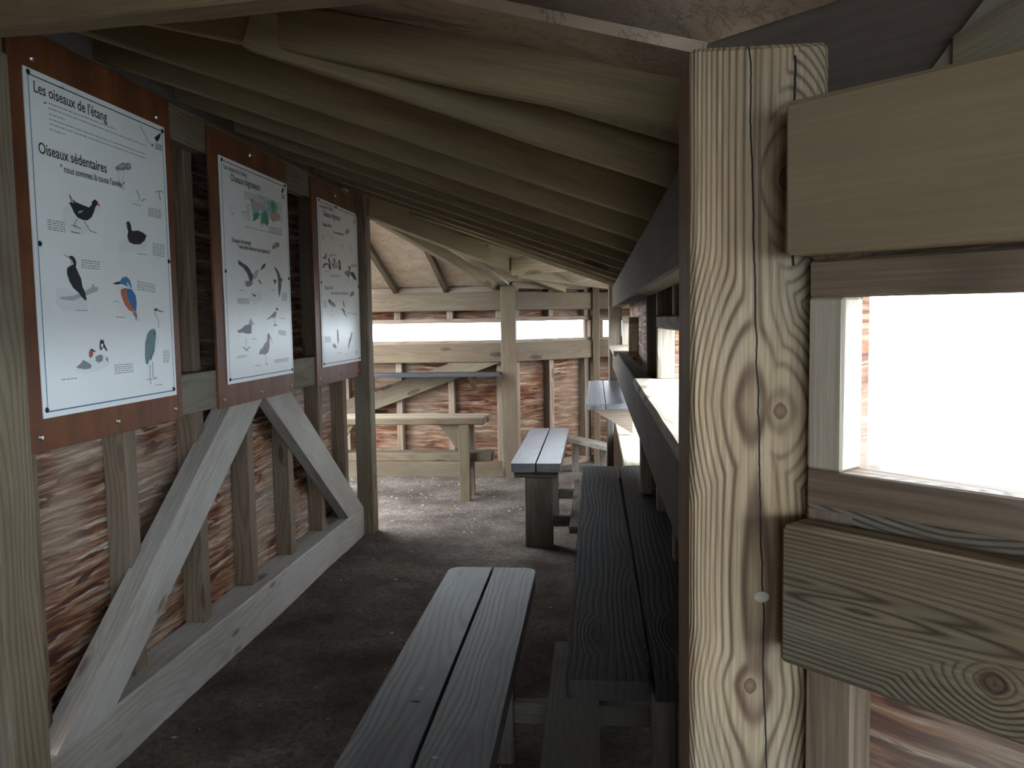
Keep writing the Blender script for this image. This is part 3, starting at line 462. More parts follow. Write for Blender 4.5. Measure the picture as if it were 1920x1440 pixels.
# poster artwork: (drawings with inks and outlines, lettering lines, small print lines) in wall metres
POSTER = [([('moorhen_drawing',[((0.72,0.77,0.76),[[(2.599,1.989),(2.64,2.014),(2.677,1.984),(2.691,1.961),(2.74,1.952),(2.729,1.92),(2.639,1.911),(2.6,1.95)]]),((0.022,0.026,0.032),[[(2.64,2.009),(2.631,2.011),(2.648,2.016),(2.637,2.043),(2.656,2.028),(2.674,2.02),(2.713,2.015),(2.746,2.012),(2.761,2.022),(2.765,2.035),(2.783,2.045),(2.796,2.04),(2.798,2.031),(2.782,2.017),(2.774,2.001),(2.758,1.98),(2.733,1.966),(2.704,1.964),(2.676,1.97),(2.659,1.984),(2.648,2.0)]]),((0.42,0.47,0.47),[[(2.643,2.041),(2.65,2.035),(2.664,2.015),(2.651,2.016)],[(2.682,1.99),(2.711,1.998),(2.704,1.99),(2.684,1.984)]]),((0.45,0.06,0.03),[[(2.796,2.04),(2.814,2.021),(2.791,2.029)]]),((0.22,0.25,0.26),[[(2.672,1.965),(2.676,1.965),(2.654,1.937),(2.65,1.938)],[(2.651,1.936),(2.653,1.939),(2.694,1.935),(2.692,1.932)],[(2.71,1.961),(2.714,1.963),(2.745,1.932),(2.741,1.93)],[(2.742,1.93),(2.744,1.933),(2.782,1.929),(2.78,1.926)],[(2.641,1.938),(2.642,1.941),(2.674,1.94),(2.673,1.938)]])]),('coot_drawing',[((0.72,0.77,0.76),[[(2.916,1.906),(2.976,1.923),(3.111,1.93),(3.102,1.894),(3.012,1.876),(2.913,1.868)]]),((0.022,0.026,0.032),[[(2.972,1.985),(2.98,1.991),(2.994,1.992),(3.003,1.982),(3.006,1.963),(3.014,1.959),(3.051,1.965),(3.087,1.96),(3.111,1.951),(3.096,1.931),(3.062,1.913),(3.015,1.909),(2.985,1.915),(2.975,1.934),(2.983,1.956),(2.975,1.969)]]),((0.42,0.47,0.47),[[(2.97,1.985),(2.978,1.982),(2.978,1.968),(2.97,1.971)]])]),('binoculars_drawing',[((0.22,0.25,0.26),[[(2.918,2.179),(2.971,2.207),(2.987,2.206),(2.991,2.188),(2.978,2.179),(2.926,2.17)],[(2.99,2.207),(3.009,2.213),(3.026,2.208),(3.025,2.194),(3.005,2.184),(2.988,2.183)]]),((0.42,0.47,0.47),[[(2.942,2.187),(2.977,2.203),(2.981,2.194),(2.946,2.18)],[(3.0,2.203),(3.016,2.208),(3.017,2.198),(3.003,2.194)]]),((0.22,0.25,0.26),[[(2.933,2.171),(2.935,2.171),(2.937,2.151),(2.935,2.151)],[(2.935,2.151),(2.937,2.151),(2.937,2.125),(2.935,2.124)],[(2.935,2.124),(2.937,2.125),(2.955,2.106),(2.953,2.105)],[(2.953,2.105),(2.954,2.106),(2.972,2.106),(2.971,2.105)],[(2.977,2.179),(2.979,2.179),(2.974,2.158),(2.972,2.157)],[(2.972,2.157),(2.974,2.157),(2.96,2.139),(2.958,2.139)],[(2.958,2.138),(2.96,2.139),(2.973,2.109),(2.97,2.108)]])]),('gull_drawing',[((0.22,0.25,0.26),[[(3.052,2.117),(3.057,2.119),(3.07,2.104),(3.065,2.102)],[(3.065,2.102),(3.07,2.104),(3.078,2.091),(3.072,2.089)],[(3.073,2.09),(3.077,2.09),(3.066,2.076),(3.061,2.076)],[(3.091,2.079),(3.086,2.08),(3.097,2.089),(3.102,2.087)],[(3.099,2.086),(3.099,2.09),(3.115,2.093),(3.116,2.09)],[(3.195,2.129),(3.192,2.132),(3.209,2.138),(3.211,2.135)],[(3.21,2.134),(3.21,2.138),(3.237,2.144),(3.237,2.14)],[(3.234,2.14),(3.239,2.144),(3.256,2.14),(3.251,2.136)],[(3.218,2.135),(3.225,2.137),(3.227,2.124),(3.22,2.122)],[(3.22,2.122),(3.227,2.124),(3.233,2.104),(3.226,2.103)]])]),('emblem_drawing',[((0.022,0.026,0.032),[[(3.207,2.348),(3.229,2.361),(3.259,2.378),(3.251,2.357),(3.229,2.335),(3.215,2.338)]]),((0.42,0.47,0.47),[[(3.209,2.328),(3.231,2.33),(3.262,2.33),(3.262,2.304),(3.206,2.303)]]),((0.022,0.026,0.032),[[(3.103,2.369),(3.106,2.371),(3.13,2.349),(3.127,2.348)],[(3.127,2.348),(3.13,2.349),(3.16,2.321),(3.157,2.32)],[(3.157,2.32),(3.16,2.321),(3.19,2.314),(3.187,2.312)],[(3.18,2.315),(3.191,2.319),(3.195,2.312),(3.184,2.308)]])]),('scribble_mark',[((0.022,0.026,0.032),[[(2.608,2.384),(2.61,2.387),(2.625,2.388),(2.623,2.384)],[(2.623,2.384),(2.625,2.388),(2.644,2.388),(2.642,2.385)],[(2.639,2.397),(2.641,2.398),(2.638,2.385),(2.636,2.385)],[(2.534,2.312),(2.54,2.316),(2.553,2.319),(2.544,2.312)]])]),('cormorant_drawing',[((0.72,0.77,0.76),[[(2.543,1.723),(2.592,1.73),(2.64,1.711),(2.707,1.692),(2.704,1.659),(2.568,1.65),(2.539,1.678)]]),((0.42,0.47,0.47),[[(2.557,1.698),(2.631,1.704),(2.692,1.72),(2.734,1.736),(2.74,1.747),(2.751,1.75),(2.75,1.738),(2.774,1.738),(2.771,1.725),(2.708,1.709),(2.629,1.688),(2.568,1.69)]]),((0.022,0.026,0.032),[[(2.618,1.834),(2.636,1.838),(2.651,1.83),(2.657,1.816),(2.653,1.801),(2.663,1.785),(2.678,1.764),(2.683,1.736),(2.694,1.722),(2.703,1.694),(2.696,1.689),(2.679,1.699),(2.661,1.714),(2.633,1.73),(2.614,1.751),(2.603,1.777),(2.606,1.795),(2.625,1.804),(2.642,1.81),(2.635,1.822),(2.624,1.828)]]),((0.22,0.25,0.26),[[(2.591,1.839),(2.593,1.841),(2.609,1.834),(2.606,1.832)],[(2.607,1.832),(2.609,1.835),(2.623,1.831),(2.621,1.829)]]),((0.42,0.47,0.47),[[(2.617,1.83),(2.629,1.826),(2.637,1.815),(2.625,1.806),(2.629,1.817)]])]),('kingfisher_drawing',[((0.022,0.026,0.032),[[(2.863,1.754),(2.886,1.761),(2.916,1.765),(2.921,1.756),(2.89,1.752)]]),((0.05,0.2,0.36),[[(2.909,1.763),(2.928,1.779),(2.956,1.784),(2.976,1.774),(2.985,1.756),(2.988,1.741),(2.969,1.745),(2.941,1.752),(2.916,1.755)]]),((0.7,0.72,0.7),[[(2.954,1.764),(2.966,1.758),(2.981,1.743),(2.969,1.745),(2.957,1.754)]]),((0.04,0.16,0.42),[[(2.952,1.74),(2.986,1.739),(3.011,1.716),(3.016,1.687),(3.008,1.651),(2.985,1.67),(2.958,1.697),(2.948,1.72)]]),((0.55,0.13,0.06),[[(2.919,1.737),(2.95,1.742),(2.946,1.717),(2.958,1.694),(2.987,1.668),(3.001,1.651),(2.963,1.658),(2.936,1.678),(2.92,1.701),(2.912,1.724)]]),((0.22,0.25,0.26),[[(2.994,1.651),(3.009,1.651),(3.015,1.639),(3.004,1.617),(2.999,1.633),(2.981,1.65)]]),((0.42,0.47,0.47),[[(3.005,1.642),(3.008,1.643),(3.034,1.619),(3.031,1.618)],[(2.86,1.685),(2.859,1.688),(2.889,1.694),(2.89,1.692)],[(2.888,1.692),(2.891,1.693),(2.901,1.685),(2.897,1.684)]])]),('heron_drawing',[((0.72,0.77,0.76),[[(3.137,1.559),(3.164,1.565),(3.164,1.534),(3.136,1.491),(3.098,1.456),(3.108,1.505)]]),((0.13,0.22,0.25),[[(3.134,1.588),(3.144,1.578),(3.145,1.562),(3.135,1.528),(3.113,1.492),(3.09,1.469),(3.074,1.449),(3.059,1.452),(3.055,1.482),(3.061,1.531),(3.08,1.567),(3.104,1.583)]]),((0.06,0.1,0.13),[[(3.126,1.572),(3.144,1.573),(3.138,1.562),(3.124,1.563)],[(3.136,1.535),(3.125,1.498),(3.105,1.474),(3.096,1.461),(3.09,1.469),(3.111,1.492)]]),((0.22,0.25,0.26),[[(3.153,1.66),(3.156,1.66),(3.15,1.646),(3.147,1.646)],[(3.147,1.645),(3.15,1.646),(3.16,1.631),(3.157,1.63)],[(3.157,1.63),(3.16,1.631),(3.171,1.615),(3.167,1.614)],[(3.167,1.615),(3.171,1.615),(3.171,1.59),(3.167,1.59)],[(3.141,1.655),(3.144,1.655),(3.14,1.639),(3.137,1.64)],[(3.086,1.45),(3.091,1.45),(3.085,1.392),(3.081,1.393)],[(3.106,1.459),(3.111,1.458),(3.108,1.397),(3.103,1.397)],[(3.056,1.389),(3.055,1.391),(3.109,1.392),(3.109,1.389)],[(3.11,1.389),(3.109,1.392),(3.138,1.396),(3.14,1.393)],[(3.084,1.392),(3.089,1.392),(3.09,1.371),(3.085,1.371)],[(3.109,1.398),(3.112,1.399),(3.128,1.384),(3.125,1.383)]]),((0.022,0.026,0.032),[[(3.139,1.665),(3.156,1.669),(3.17,1.663),(3.157,1.658),(3.14,1.659)]]),((0.22,0.25,0.26),[[(3.167,1.663),(3.188,1.66),(3.216,1.656),(3.187,1.653),(3.166,1.657)]])]),('grebe_drawing',[((0.72,0.77,0.76),[[(2.616,1.455),(2.688,1.483),(2.76,1.485),(2.817,1.493),(2.82,1.465),(2.756,1.441),(2.666,1.439)]]),((0.22,0.25,0.26),[[(2.624,1.465),(2.648,1.474),(2.666,1.487),(2.687,1.478),(2.711,1.467),(2.705,1.455),(2.672,1.454),(2.634,1.46)],[(2.735,1.494),(2.761,1.501),(2.78,1.498),(2.778,1.479),(2.755,1.472),(2.736,1.479)]]),((0.022,0.026,0.032),[[(2.707,1.525),(2.727,1.519),(2.742,1.51),(2.73,1.512),(2.712,1.517)],[(2.767,1.545),(2.772,1.555),(2.781,1.55),(2.789,1.554),(2.791,1.539),(2.81,1.513),(2.802,1.512),(2.786,1.527),(2.772,1.515),(2.763,1.52),(2.763,1.534)],[(2.795,1.497),(2.807,1.482),(2.81,1.471),(2.801,1.479)]]),((0.42,0.1,0.1),[[(2.699,1.514),(2.709,1.52),(2.724,1.513),(2.721,1.5),(2.708,1.49),(2.698,1.497)]]),((0.75,0.78,0.77),[[(2.769,1.537),(2.782,1.539),(2.785,1.531),(2.773,1.523)]])])],[("Les oiseaux de l'étang",2.488,2.349,2.88,2.346),('Oiseaux sédentaires',2.495,2.162,2.862,2.162),('" nous sommes là toute l\'année "',2.6,2.118,2.975,2.121)],[(2.558,2.318,2.94,2.32),(2.557,2.303,3.14,2.302),(2.559,2.285,2.642,2.285),(2.558,2.269,3.137,2.268),(2.558,2.254,3.136,2.252),(2.558,2.237,2.637,2.236),(2.519,1.943,2.609,1.944),(2.519,1.936,2.609,1.937),(2.519,1.929,2.608,1.929),(2.518,1.921,2.608,1.921),(2.518,1.914,2.608,1.914),(3.134,2.061,3.235,2.065),(3.134,2.055,3.235,2.058),(3.133,2.049,3.234,2.052),(3.132,2.043,3.233,2.045),(3.132,2.037,3.233,2.039),(3.131,2.031,3.232,2.033),(3.152,1.925,3.245,1.925),(3.152,1.917,3.245,1.918),(3.151,1.91,3.245,1.91),(3.151,1.902,3.244,1.902),(3.151,1.895,3.244,1.894),(3.15,1.887,3.244,1.887),(3.15,1.88,3.243,1.879),(2.639,1.918,2.692,1.917),(3.024,2.064,3.086,2.062),(3.027,1.77,3.159,1.762),(3.027,1.762,3.159,1.754),(3.026,1.755,3.159,1.747),(3.026,1.748,3.159,1.739),(3.026,1.74,3.159,1.731),(2.686,1.827,2.791,1.827),(2.685,1.819,2.791,1.819),(2.685,1.811,2.79,1.81),(2.684,1.803,2.789,1.802),(2.848,1.458,2.971,1.458),(2.848,1.45,2.971,1.45),(2.848,1.443,2.971,1.443),(2.848,1.436,2.97,1.435),(2.847,1.428,2.97,1.427),(3.194,1.496,3.246,1.496),(3.193,1.489,3.245,1.488),(3.193,1.481,3.245,1.48),(3.192,1.474,3.244,1.473),(3.191,1.466,3.243,1.465),(3.191,1.459,3.242,1.457),(3.19,1.451,3.242,1.45),(2.635,1.656,2.705,1.655),(2.874,1.633,2.932,1.632),(2.544,1.428,2.626,1.427),(3.122,1.363,3.174,1.363),(3.039,1.876,3.109,1.877)]),([('map_drawing',[((0.33,0.52,0.56),[[(4.119,2.237),(4.165,2.241),(4.176,2.209),(4.233,2.205),(4.23,2.178),(4.15,2.13),(4.136,2.181)],[(4.336,2.258),(4.42,2.27),(4.492,2.251),(4.477,2.209),(4.371,2.2),(4.345,2.137),(4.244,2.118),(4.23,2.174),(4.292,2.209),(4.327,2.214)]]),((0.5,0.44,0.5),[[(4.169,2.231),(4.315,2.239),(4.322,2.217),(4.251,2.192),(4.174,2.19)]]),((0.45,0.38,0.3),[[(4.372,2.204),(4.467,2.212),(4.519,2.198),(4.506,2.172),(4.408,2.153),(4.369,2.172)]]),((0.08,0.32,0.16),[[(4.158,2.165),(4.192,2.177),(4.23,2.178),(4.213,2.149),(4.169,2.133),(4.14,2.124)],[(4.258,2.17),(4.291,2.199),(4.32,2.197),(4.348,2.169),(4.353,2.138),(4.323,2.119),(4.294,2.132),(4.265,2.136)],[(4.384,2.245),(4.414,2.265),(4.455,2.254),(4.445,2.209),(4.412,2.197),(4.394,2.222)]]),((0.022,0.026,0.032),[[(4.247,2.126),(4.241,2.127),(4.257,2.136),(4.263,2.135)],[(4.258,2.134),(4.262,2.137),(4.277,2.135),(4.272,2.132)],[(4.25,2.107),(4.245,2.108),(4.255,2.115),(4.261,2.114)]]),((0.22,0.25,0.26),[[(3.869,2.166),(3.873,2.167),(3.887,2.15),(3.884,2.149)],[(3.884,2.149),(3.887,2.149),(3.881,2.126),(3.878,2.125)],[(3.898,2.127),(3.893,2.128),(3.907,2.138),(3.912,2.137)],[(3.91,2.136),(3.909,2.139),(3.928,2.142),(3.929,2.14)],[(4.008,2.149),(4.004,2.151),(4.024,2.159),(4.028,2.157)],[(4.026,2.157),(4.026,2.16),(4.062,2.165),(4.062,2.162)],[(4.028,2.156),(4.033,2.157),(4.045,2.126),(4.04,2.125)],[(4.389,2.171),(4.39,2.173),(4.442,2.177),(4.442,2.176)],[(4.408,2.172),(4.412,2.173),(4.416,2.145),(4.411,2.145)]])]),('emblem_drawing',[((0.022,0.026,0.032),[[(4.55,2.337),(4.568,2.356),(4.597,2.367),(4.583,2.338),(4.56,2.326)]]),((0.42,0.47,0.47),[[(4.548,2.322),(4.599,2.326),(4.598,2.299),(4.547,2.298)]])]),('binoculars_drawing',[((0.22,0.25,0.26),[[(4.383,2.009),(4.395,2.026),(4.439,2.043),(4.45,2.048),(4.463,2.045),(4.457,2.025),(4.434,2.013),(4.398,2.004)],[(4.459,2.044),(4.483,2.048),(4.493,2.04),(4.489,2.026),(4.458,2.015)]]),((0.42,0.47,0.47),[[(4.411,2.025),(4.444,2.038),(4.447,2.032),(4.416,2.018)]])]),('lapwing_drawing',[((0.72,0.77,0.76),[[(4.095,1.765),(4.218,1.764),(4.228,1.729),(4.125,1.697),(4.068,1.725)]]),((0.022,0.026,0.032),[[(3.934,1.9),(3.95,1.902),(3.94,1.918),(3.965,1.91),(4.004,1.901),(4.049,1.892),(4.08,1.877),(4.099,1.861),(4.121,1.85),(4.111,1.829),(4.098,1.819),(4.067,1.815),(4.068,1.827),(4.045,1.855),(4.002,1.879),(3.958,1.891)],[(4.213,1.878),(4.232,1.9),(4.259,1.915),(4.285,1.92),(4.284,1.906),(4.257,1.892),(4.237,1.886)]]),((0.42,0.47,0.47),[[(4.118,1.844),(4.135,1.865),(4.167,1.881),(4.204,1.878),(4.181,1.865),(4.17,1.847),(4.144,1.831),(4.118,1.829)]]),((0.22,0.25,0.26),[[(4.016,1.812),(4.065,1.819),(4.11,1.819),(4.105,1.802),(4.074,1.791),(4.033,1.787),(4.017,1.799)]]),((0.022,0.026,0.032),[[(4.172,1.83),(4.187,1.829),(4.221,1.812),(4.215,1.807),(4.191,1.816)],[(4.083,1.757),(4.118,1.751),(4.142,1.747),(4.126,1.738)]])]),('swift_drawing',[((0.022,0.026,0.032),[[(4.4,1.911),(4.438,1.903),(4.471,1.883),(4.494,1.858),(4.499,1.851),(4.519,1.849),(4.524,1.841),(4.503,1.834),(4.499,1.81),(4.484,1.778),(4.461,1.742),(4.453,1.777),(4.453,1.819),(4.453,1.843),(4.444,1.871),(4.423,1.891)],[(4.381,1.841),(4.418,1.84),(4.432,1.83),(4.409,1.82),(4.391,1.81),(4.398,1.825)]])]),('plover_drawing',[((0.22,0.25,0.26),[[(4.269,1.622),(4.323,1.638),(4.358,1.654),(4.393,1.667),(4.414,1.665),(4.405,1.649),(4.39,1.634),(4.336,1.632),(4.288,1.623)],[(4.402,1.683),(4.421,1.69),(4.45,1.677),(4.429,1.671),(4.408,1.673)]]),((0.72,0.77,0.76),[[(4.414,1.665),(4.422,1.649),(4.402,1.617),(4.361,1.617),(4.349,1.63),(4.393,1.634)]]),((0.22,0.25,0.26),[[(4.379,1.614),(4.384,1.615),(4.389,1.594),(4.383,1.593)],[(4.361,1.591),(4.386,1.595),(4.419,1.594),(4.406,1.587),(4.372,1.587)]])]),('sandpiper_drawing',[((0.22,0.25,0.26),[[(3.9,1.571),(3.926,1.571),(3.961,1.581),(3.997,1.594),(4.043,1.598),(4.055,1.62),(4.068,1.627),(4.081,1.62),(4.08,1.611),(4.125,1.596),(4.08,1.604),(4.073,1.584),(4.068,1.552),(4.015,1.551),(3.959,1.559),(3.916,1.557)]]),((0.42,0.47,0.47),[[(4.053,1.62),(4.067,1.626),(4.081,1.618),(4.074,1.596),(4.052,1.594)]]),((0.22,0.25,0.26),[[(4.0,1.534),(4.004,1.534),(3.999,1.502),(3.995,1.503)],[(3.995,1.502),(3.999,1.503),(4.005,1.483),(4.001,1.483)],[(3.954,1.485),(3.961,1.489),(4.005,1.473),(3.999,1.469)],[(4.005,1.469),(3.998,1.473),(4.041,1.487),(4.048,1.484)],[(3.972,1.468),(3.974,1.471),(4.025,1.467),(4.024,1.464)]])]),('snipe_drawing',[((0.3,0.29,0.28),[[(4.151,1.44),(4.17,1.465),(4.203,1.476),(4.237,1.498),(4.265,1.505),(4.276,1.543),(4.29,1.552),(4.305,1.542),(4.354,1.485),(4.304,1.527),(4.299,1.504),(4.299,1.478),(4.277,1.448),(4.237,1.436),(4.186,1.441)]]),((0.42,0.47,0.47),[[(4.185,1.458),(4.179,1.46),(4.212,1.477),(4.218,1.475)],[(4.218,1.475),(4.212,1.477),(4.253,1.496),(4.259,1.494)]]),((0.22,0.25,0.26),[[(4.241,1.434),(4.245,1.434),(4.236,1.403),(4.232,1.404)],[(4.232,1.403),(4.236,1.404),(4.247,1.39),(4.244,1.39)],[(4.23,1.391),(4.258,1.388),(4.265,1.377)]])])],[("Les oiseaux de l'étang",3.824,2.345,4.084,2.347),('Oiseaux migrateurs',3.895,2.304,4.248,2.308),('Oiseaux de passage',3.878,2.005,4.106,2.01),('" une petite halte et nous repartons "',3.944,1.981,4.365,1.984)],[(4.045,2.261,4.318,2.271),(4.045,2.253,4.318,2.262),(4.046,2.245,4.318,2.254),(4.046,2.237,4.319,2.245),(4.046,2.228,4.319,2.236),(4.239,2.271,4.548,2.267),(4.245,2.262,4.555,2.257),(4.25,2.252,4.561,2.247),(4.256,2.243,4.568,2.237),(4.062,2.205,4.116,2.207),(4.061,2.195,4.115,2.197),(4.061,2.185,4.115,2.187),(4.06,2.176,4.115,2.177),(4.06,2.166,4.114,2.167),(4.06,2.156,4.114,2.158),(4.059,2.147,4.113,2.148),(4.059,2.137,4.113,2.138),(4.058,2.127,4.113,2.128),(4.469,2.236,4.551,2.237),(4.468,2.227,4.55,2.227),(4.467,2.218,4.549,2.218),(4.466,2.208,4.548,2.208),(4.466,2.199,4.547,2.199),(4.465,2.19,4.546,2.189),(4.464,2.18,4.545,2.18),(4.463,2.171,4.544,2.17),(4.353,2.123,4.545,2.125),(4.351,2.116,4.543,2.118),(4.35,2.108,4.541,2.11),(4.348,2.101,4.539,2.103),(4.346,2.094,4.537,2.095),(4.046,2.089,4.542,2.092),(3.917,1.726,4.056,1.727),(3.919,1.72,4.058,1.721),(3.92,1.714,4.059,1.715),(3.921,1.708,4.06,1.709),(3.923,1.702,4.062,1.703),(4.502,1.77,4.583,1.772),(4.501,1.764,4.582,1.765),(4.501,1.757,4.581,1.758),(4.5,1.751,4.581,1.752),(4.499,1.744,4.58,1.745),(4.499,1.737,4.579,1.738),(4.498,1.731,4.579,1.732),(4.432,1.564,4.546,1.554),(4.431,1.558,4.545,1.548),(4.431,1.553,4.545,1.543),(4.43,1.547,4.544,1.537),(4.43,1.542,4.544,1.531),(3.897,1.444,4.007,1.444),(3.878,1.436,3.987,1.435),(4.356,1.401,4.568,1.402),(4.355,1.395,4.567,1.395),(4.355,1.388,4.566,1.388),(3.943,1.767,4.013,1.767),(4.345,1.779,4.405,1.78),(4.459,1.629,4.539,1.629),(4.072,1.524,4.132,1.523),(4.094,1.386,4.175,1.384)]),([('binoculars_drawing',[((0.22,0.25,0.26),[[(5.733,2.228),(5.765,2.255),(5.821,2.266),(5.844,2.257),(5.83,2.238),(5.762,2.223)]]),((0.42,0.47,0.47),[[(5.771,2.247),(5.814,2.258),(5.819,2.248),(5.781,2.235)]])]),('binoculars_drawing',[((0.22,0.25,0.26),[[(5.795,1.789),(5.822,1.812),(5.879,1.828),(5.91,1.819),(5.901,1.798),(5.828,1.784)]])]),('emblem_drawing',[((0.22,0.25,0.26),[[(5.959,2.327),(5.944,2.327),(5.979,2.358),(5.994,2.359)],[(5.979,2.357),(5.995,2.36),(6.005,2.338),(5.989,2.336)],[(5.99,2.337),(6.005,2.337),(5.97,2.308),(5.955,2.308)]])]),('footprint_drawing',[((0.22,0.25,0.26),[[(5.218,2.154),(5.218,2.157),(5.281,2.161),(5.28,2.159)],[(5.244,2.156),(5.252,2.157),(5.254,2.131),(5.246,2.13)],[(5.421,2.179),(5.429,2.181),(5.447,2.149),(5.439,2.148)],[(5.441,2.147),(5.445,2.15),(5.483,2.147),(5.479,2.145)],[(5.621,2.135),(5.622,2.138),(5.689,2.142),(5.688,2.139)],[(5.652,2.137),(5.661,2.138),(5.66,2.108),(5.651,2.107)],[(5.847,2.15),(5.856,2.151),(5.864,2.111),(5.855,2.11)],[(5.857,2.109),(5.862,2.112),(5.905,2.106),(5.9,2.104)]])]),('duck_drawing',[((0.22,0.25,0.26),[[(5.219,2.019),(5.268,2.033),(5.287,2.053),(5.313,2.052),(5.309,2.018),(5.243,2.01)],[(5.372,2.051),(5.391,2.057),(5.4,2.037),(5.373,2.032)],[(5.417,2.05),(5.453,2.061),(5.443,2.04)],[(5.466,2.054),(5.499,2.063),(5.509,2.049)]]),((0.022,0.026,0.032),[[(5.222,1.955),(5.239,1.976),(5.288,1.99),(5.332,1.988),(5.32,1.978),(5.264,1.974),(5.247,1.953)],[(5.33,2.019),(5.357,2.026),(5.376,2.01),(5.379,1.99),(5.397,1.957),(5.364,1.949),(5.335,1.97),(5.353,1.996)]]),((0.42,0.47,0.47),[[(5.393,1.999),(5.475,2.013),(5.542,2.0),(5.534,1.97),(5.429,1.959)]]),((0.22,0.25,0.26),[[(5.441,2.027),(5.477,2.035),(5.495,2.018),(5.474,2.002),(5.444,2.006)]]),((0.35,0.05,0.06),[[(5.551,2.025),(5.585,2.03),(5.616,2.001),(5.592,1.993),(5.553,1.997)]]),((0.022,0.026,0.032),[[(5.555,1.99),(5.607,1.993),(5.606,1.963),(5.56,1.959)],[(5.421,1.984),(5.449,1.994),(5.446,1.969)]])]),('goose_drawing',[((0.22,0.25,0.26),[[(5.68,1.948),(5.741,1.965),(5.796,1.97),(5.792,1.994),(5.823,2.002),(5.84,1.988),(5.826,1.969),(5.849,1.957),(5.796,1.919),(5.737,1.929)]]),((0.022,0.026,0.032),[[(5.831,1.956),(5.9,1.964),(5.942,1.944),(5.99,1.905),(5.92,1.914),(5.859,1.933)],[(5.786,1.994),(5.817,2.004),(5.834,1.989),(5.802,1.977)]]),((0.22,0.25,0.26),[[(5.767,1.917),(5.776,1.918),(5.773,1.889),(5.764,1.889)],[(5.89,1.914),(5.9,1.914),(5.891,1.894),(5.882,1.894)]])]),('dotterel_drawing',[((0.22,0.25,0.26),[[(5.312,1.747),(5.342,1.759),(5.37,1.748),(5.432,1.733),(5.478,1.705),(5.403,1.709),(5.338,1.723),(5.316,1.732)]]),((0.022,0.026,0.032),[[(5.317,1.746),(5.344,1.756),(5.354,1.746),(5.326,1.736)]]),((0.42,0.47,0.47),[[(5.378,1.709),(5.385,1.709),(5.38,1.665),(5.373,1.665)],[(5.316,1.651),(5.32,1.653),(5.366,1.645),(5.362,1.643)],[(5.367,1.643),(5.361,1.645),(5.408,1.658),(5.413,1.656)]])]),('tern_drawing',[((0.22,0.25,0.26),[[(5.631,1.758),(5.653,1.746),(5.672,1.711),(5.648,1.702),(5.633,1.728)],[(5.573,1.699),(5.639,1.697),(5.675,1.68),(5.673,1.663),(5.736,1.634),(5.655,1.654),(5.617,1.68)]])]),('wader_drawing',[((0.22,0.25,0.26),[[(5.479,1.551),(5.496,1.557),(5.51,1.529),(5.509,1.469),(5.491,1.456),(5.477,1.487)],[(5.382,1.46),(5.417,1.459),(5.466,1.432),(5.411,1.429),(5.38,1.443)]])]),('bittern_drawing',[((0.22,0.25,0.26),[[(5.81,1.531),(5.835,1.528),(5.812,1.487),(5.758,1.444),(5.723,1.402),(5.72,1.432),(5.75,1.48),(5.782,1.497)]])])],[("Les oiseaux de l'étang",5.203,2.347,5.47,2.354),('Oiseaux migrateurs',5.268,2.304,5.637,2.312),("Oiseaux d'hiver",5.246,2.232,5.431,2.24),('" nous ne faisons que passer "',5.455,2.205,5.708,2.212),("Oiseaux d'été",5.244,1.825,5.415,1.83),('" nous sommes avec les beaux jours "',5.359,1.796,5.778,1.805)],[(5.843,2.015,6.002,2.023),(5.843,2.01,6.002,2.017),(5.842,2.005,6.001,2.012),(5.842,2.0,6.001,2.007),(5.257,1.933,5.373,1.936),(5.366,1.918,5.591,1.924),(5.368,1.912,5.593,1.918),(5.37,1.906,5.595,1.911),(5.212,1.741,5.275,1.742),(5.213,1.734,5.276,1.735),(5.213,1.727,5.277,1.729),(5.214,1.721,5.277,1.722),(5.214,1.714,5.278,1.715),(5.215,1.707,5.278,1.708),(5.216,1.7,5.279,1.701),(5.725,1.672,5.958,1.664),(5.724,1.663,5.957,1.655),(5.213,1.51,5.342,1.505),(5.214,1.503,5.342,1.498),(5.215,1.497,5.343,1.492),(5.216,1.49,5.344,1.485),(5.217,1.483,5.345,1.478),(5.217,1.477,5.346,1.472),(5.465,1.393,5.563,1.392),(5.649,1.375,5.723,1.375),(5.896,1.392,5.961,1.389),(5.895,1.383,5.96,1.381),(5.894,1.375,5.959,1.372),(5.893,1.366,5.958,1.363)])]
TLA, TLB, TLS = (-1.90,2.151,2.391), (.05,.880,1.966), -1
# near roof
def pz(P, Q, S_, x, y):
    P, Q, S_ = Vector(P), Vector(Q), Vector(S_); n = (Q-P).cross(S_-P); return P.z-(n.x*(x-P.x)+n.y*(y-P.y))/n.z
NP = ((.15,1.4,2.035), (-1.76,2.12,2.67), (1.5,-.3,2.035))
zn = lambda x, y: pz(*NP, x, y)
slab_c([(x, y, zn(x, y)) for x, y in ((-1.85,2.20), (.12,1.43), (.50,1.20), (2.3,-.5), (1.5,-.35))])
beam('light_stop_board', (.165,1.23,1.86), (1.9,-.505,1.86), .02, .25, M['dark'], ce, wear=0)  # added board: stops a daylight leak, dark tone stands for ceiling shade
box('light_stop_board', .33, .35, 1.10, 1.60, 1.72, 2.12, M['dark'], ce, wear=0)  # second added board, closes the roof corner against daylight
slab_c([(-1.85,2.20,zn(-1.85,2.20)), (1.5,-.35,zn(1.5,-.35)), (2.3,-.5,zn(2.3,-.5)), (2.0,-2.9,2.3), (-3.3,-2.9,2.85), (-3.4,.9,2.8)])
beam('hip_beam', TLA, TLB, .07, .14, M['rafter'], ce, az=-1, ay=TLS, wear=.002)
board_poly('gusset_board', [(.369,.998,1.86),(.476,.891,1.86),(.520,.847,1.92),(.430,.937,1.953),(.416,.951,1.934)], (-1,-1,0), .0095, M['post'], ce, grain=(.05,-.05,.09), bev=.001)
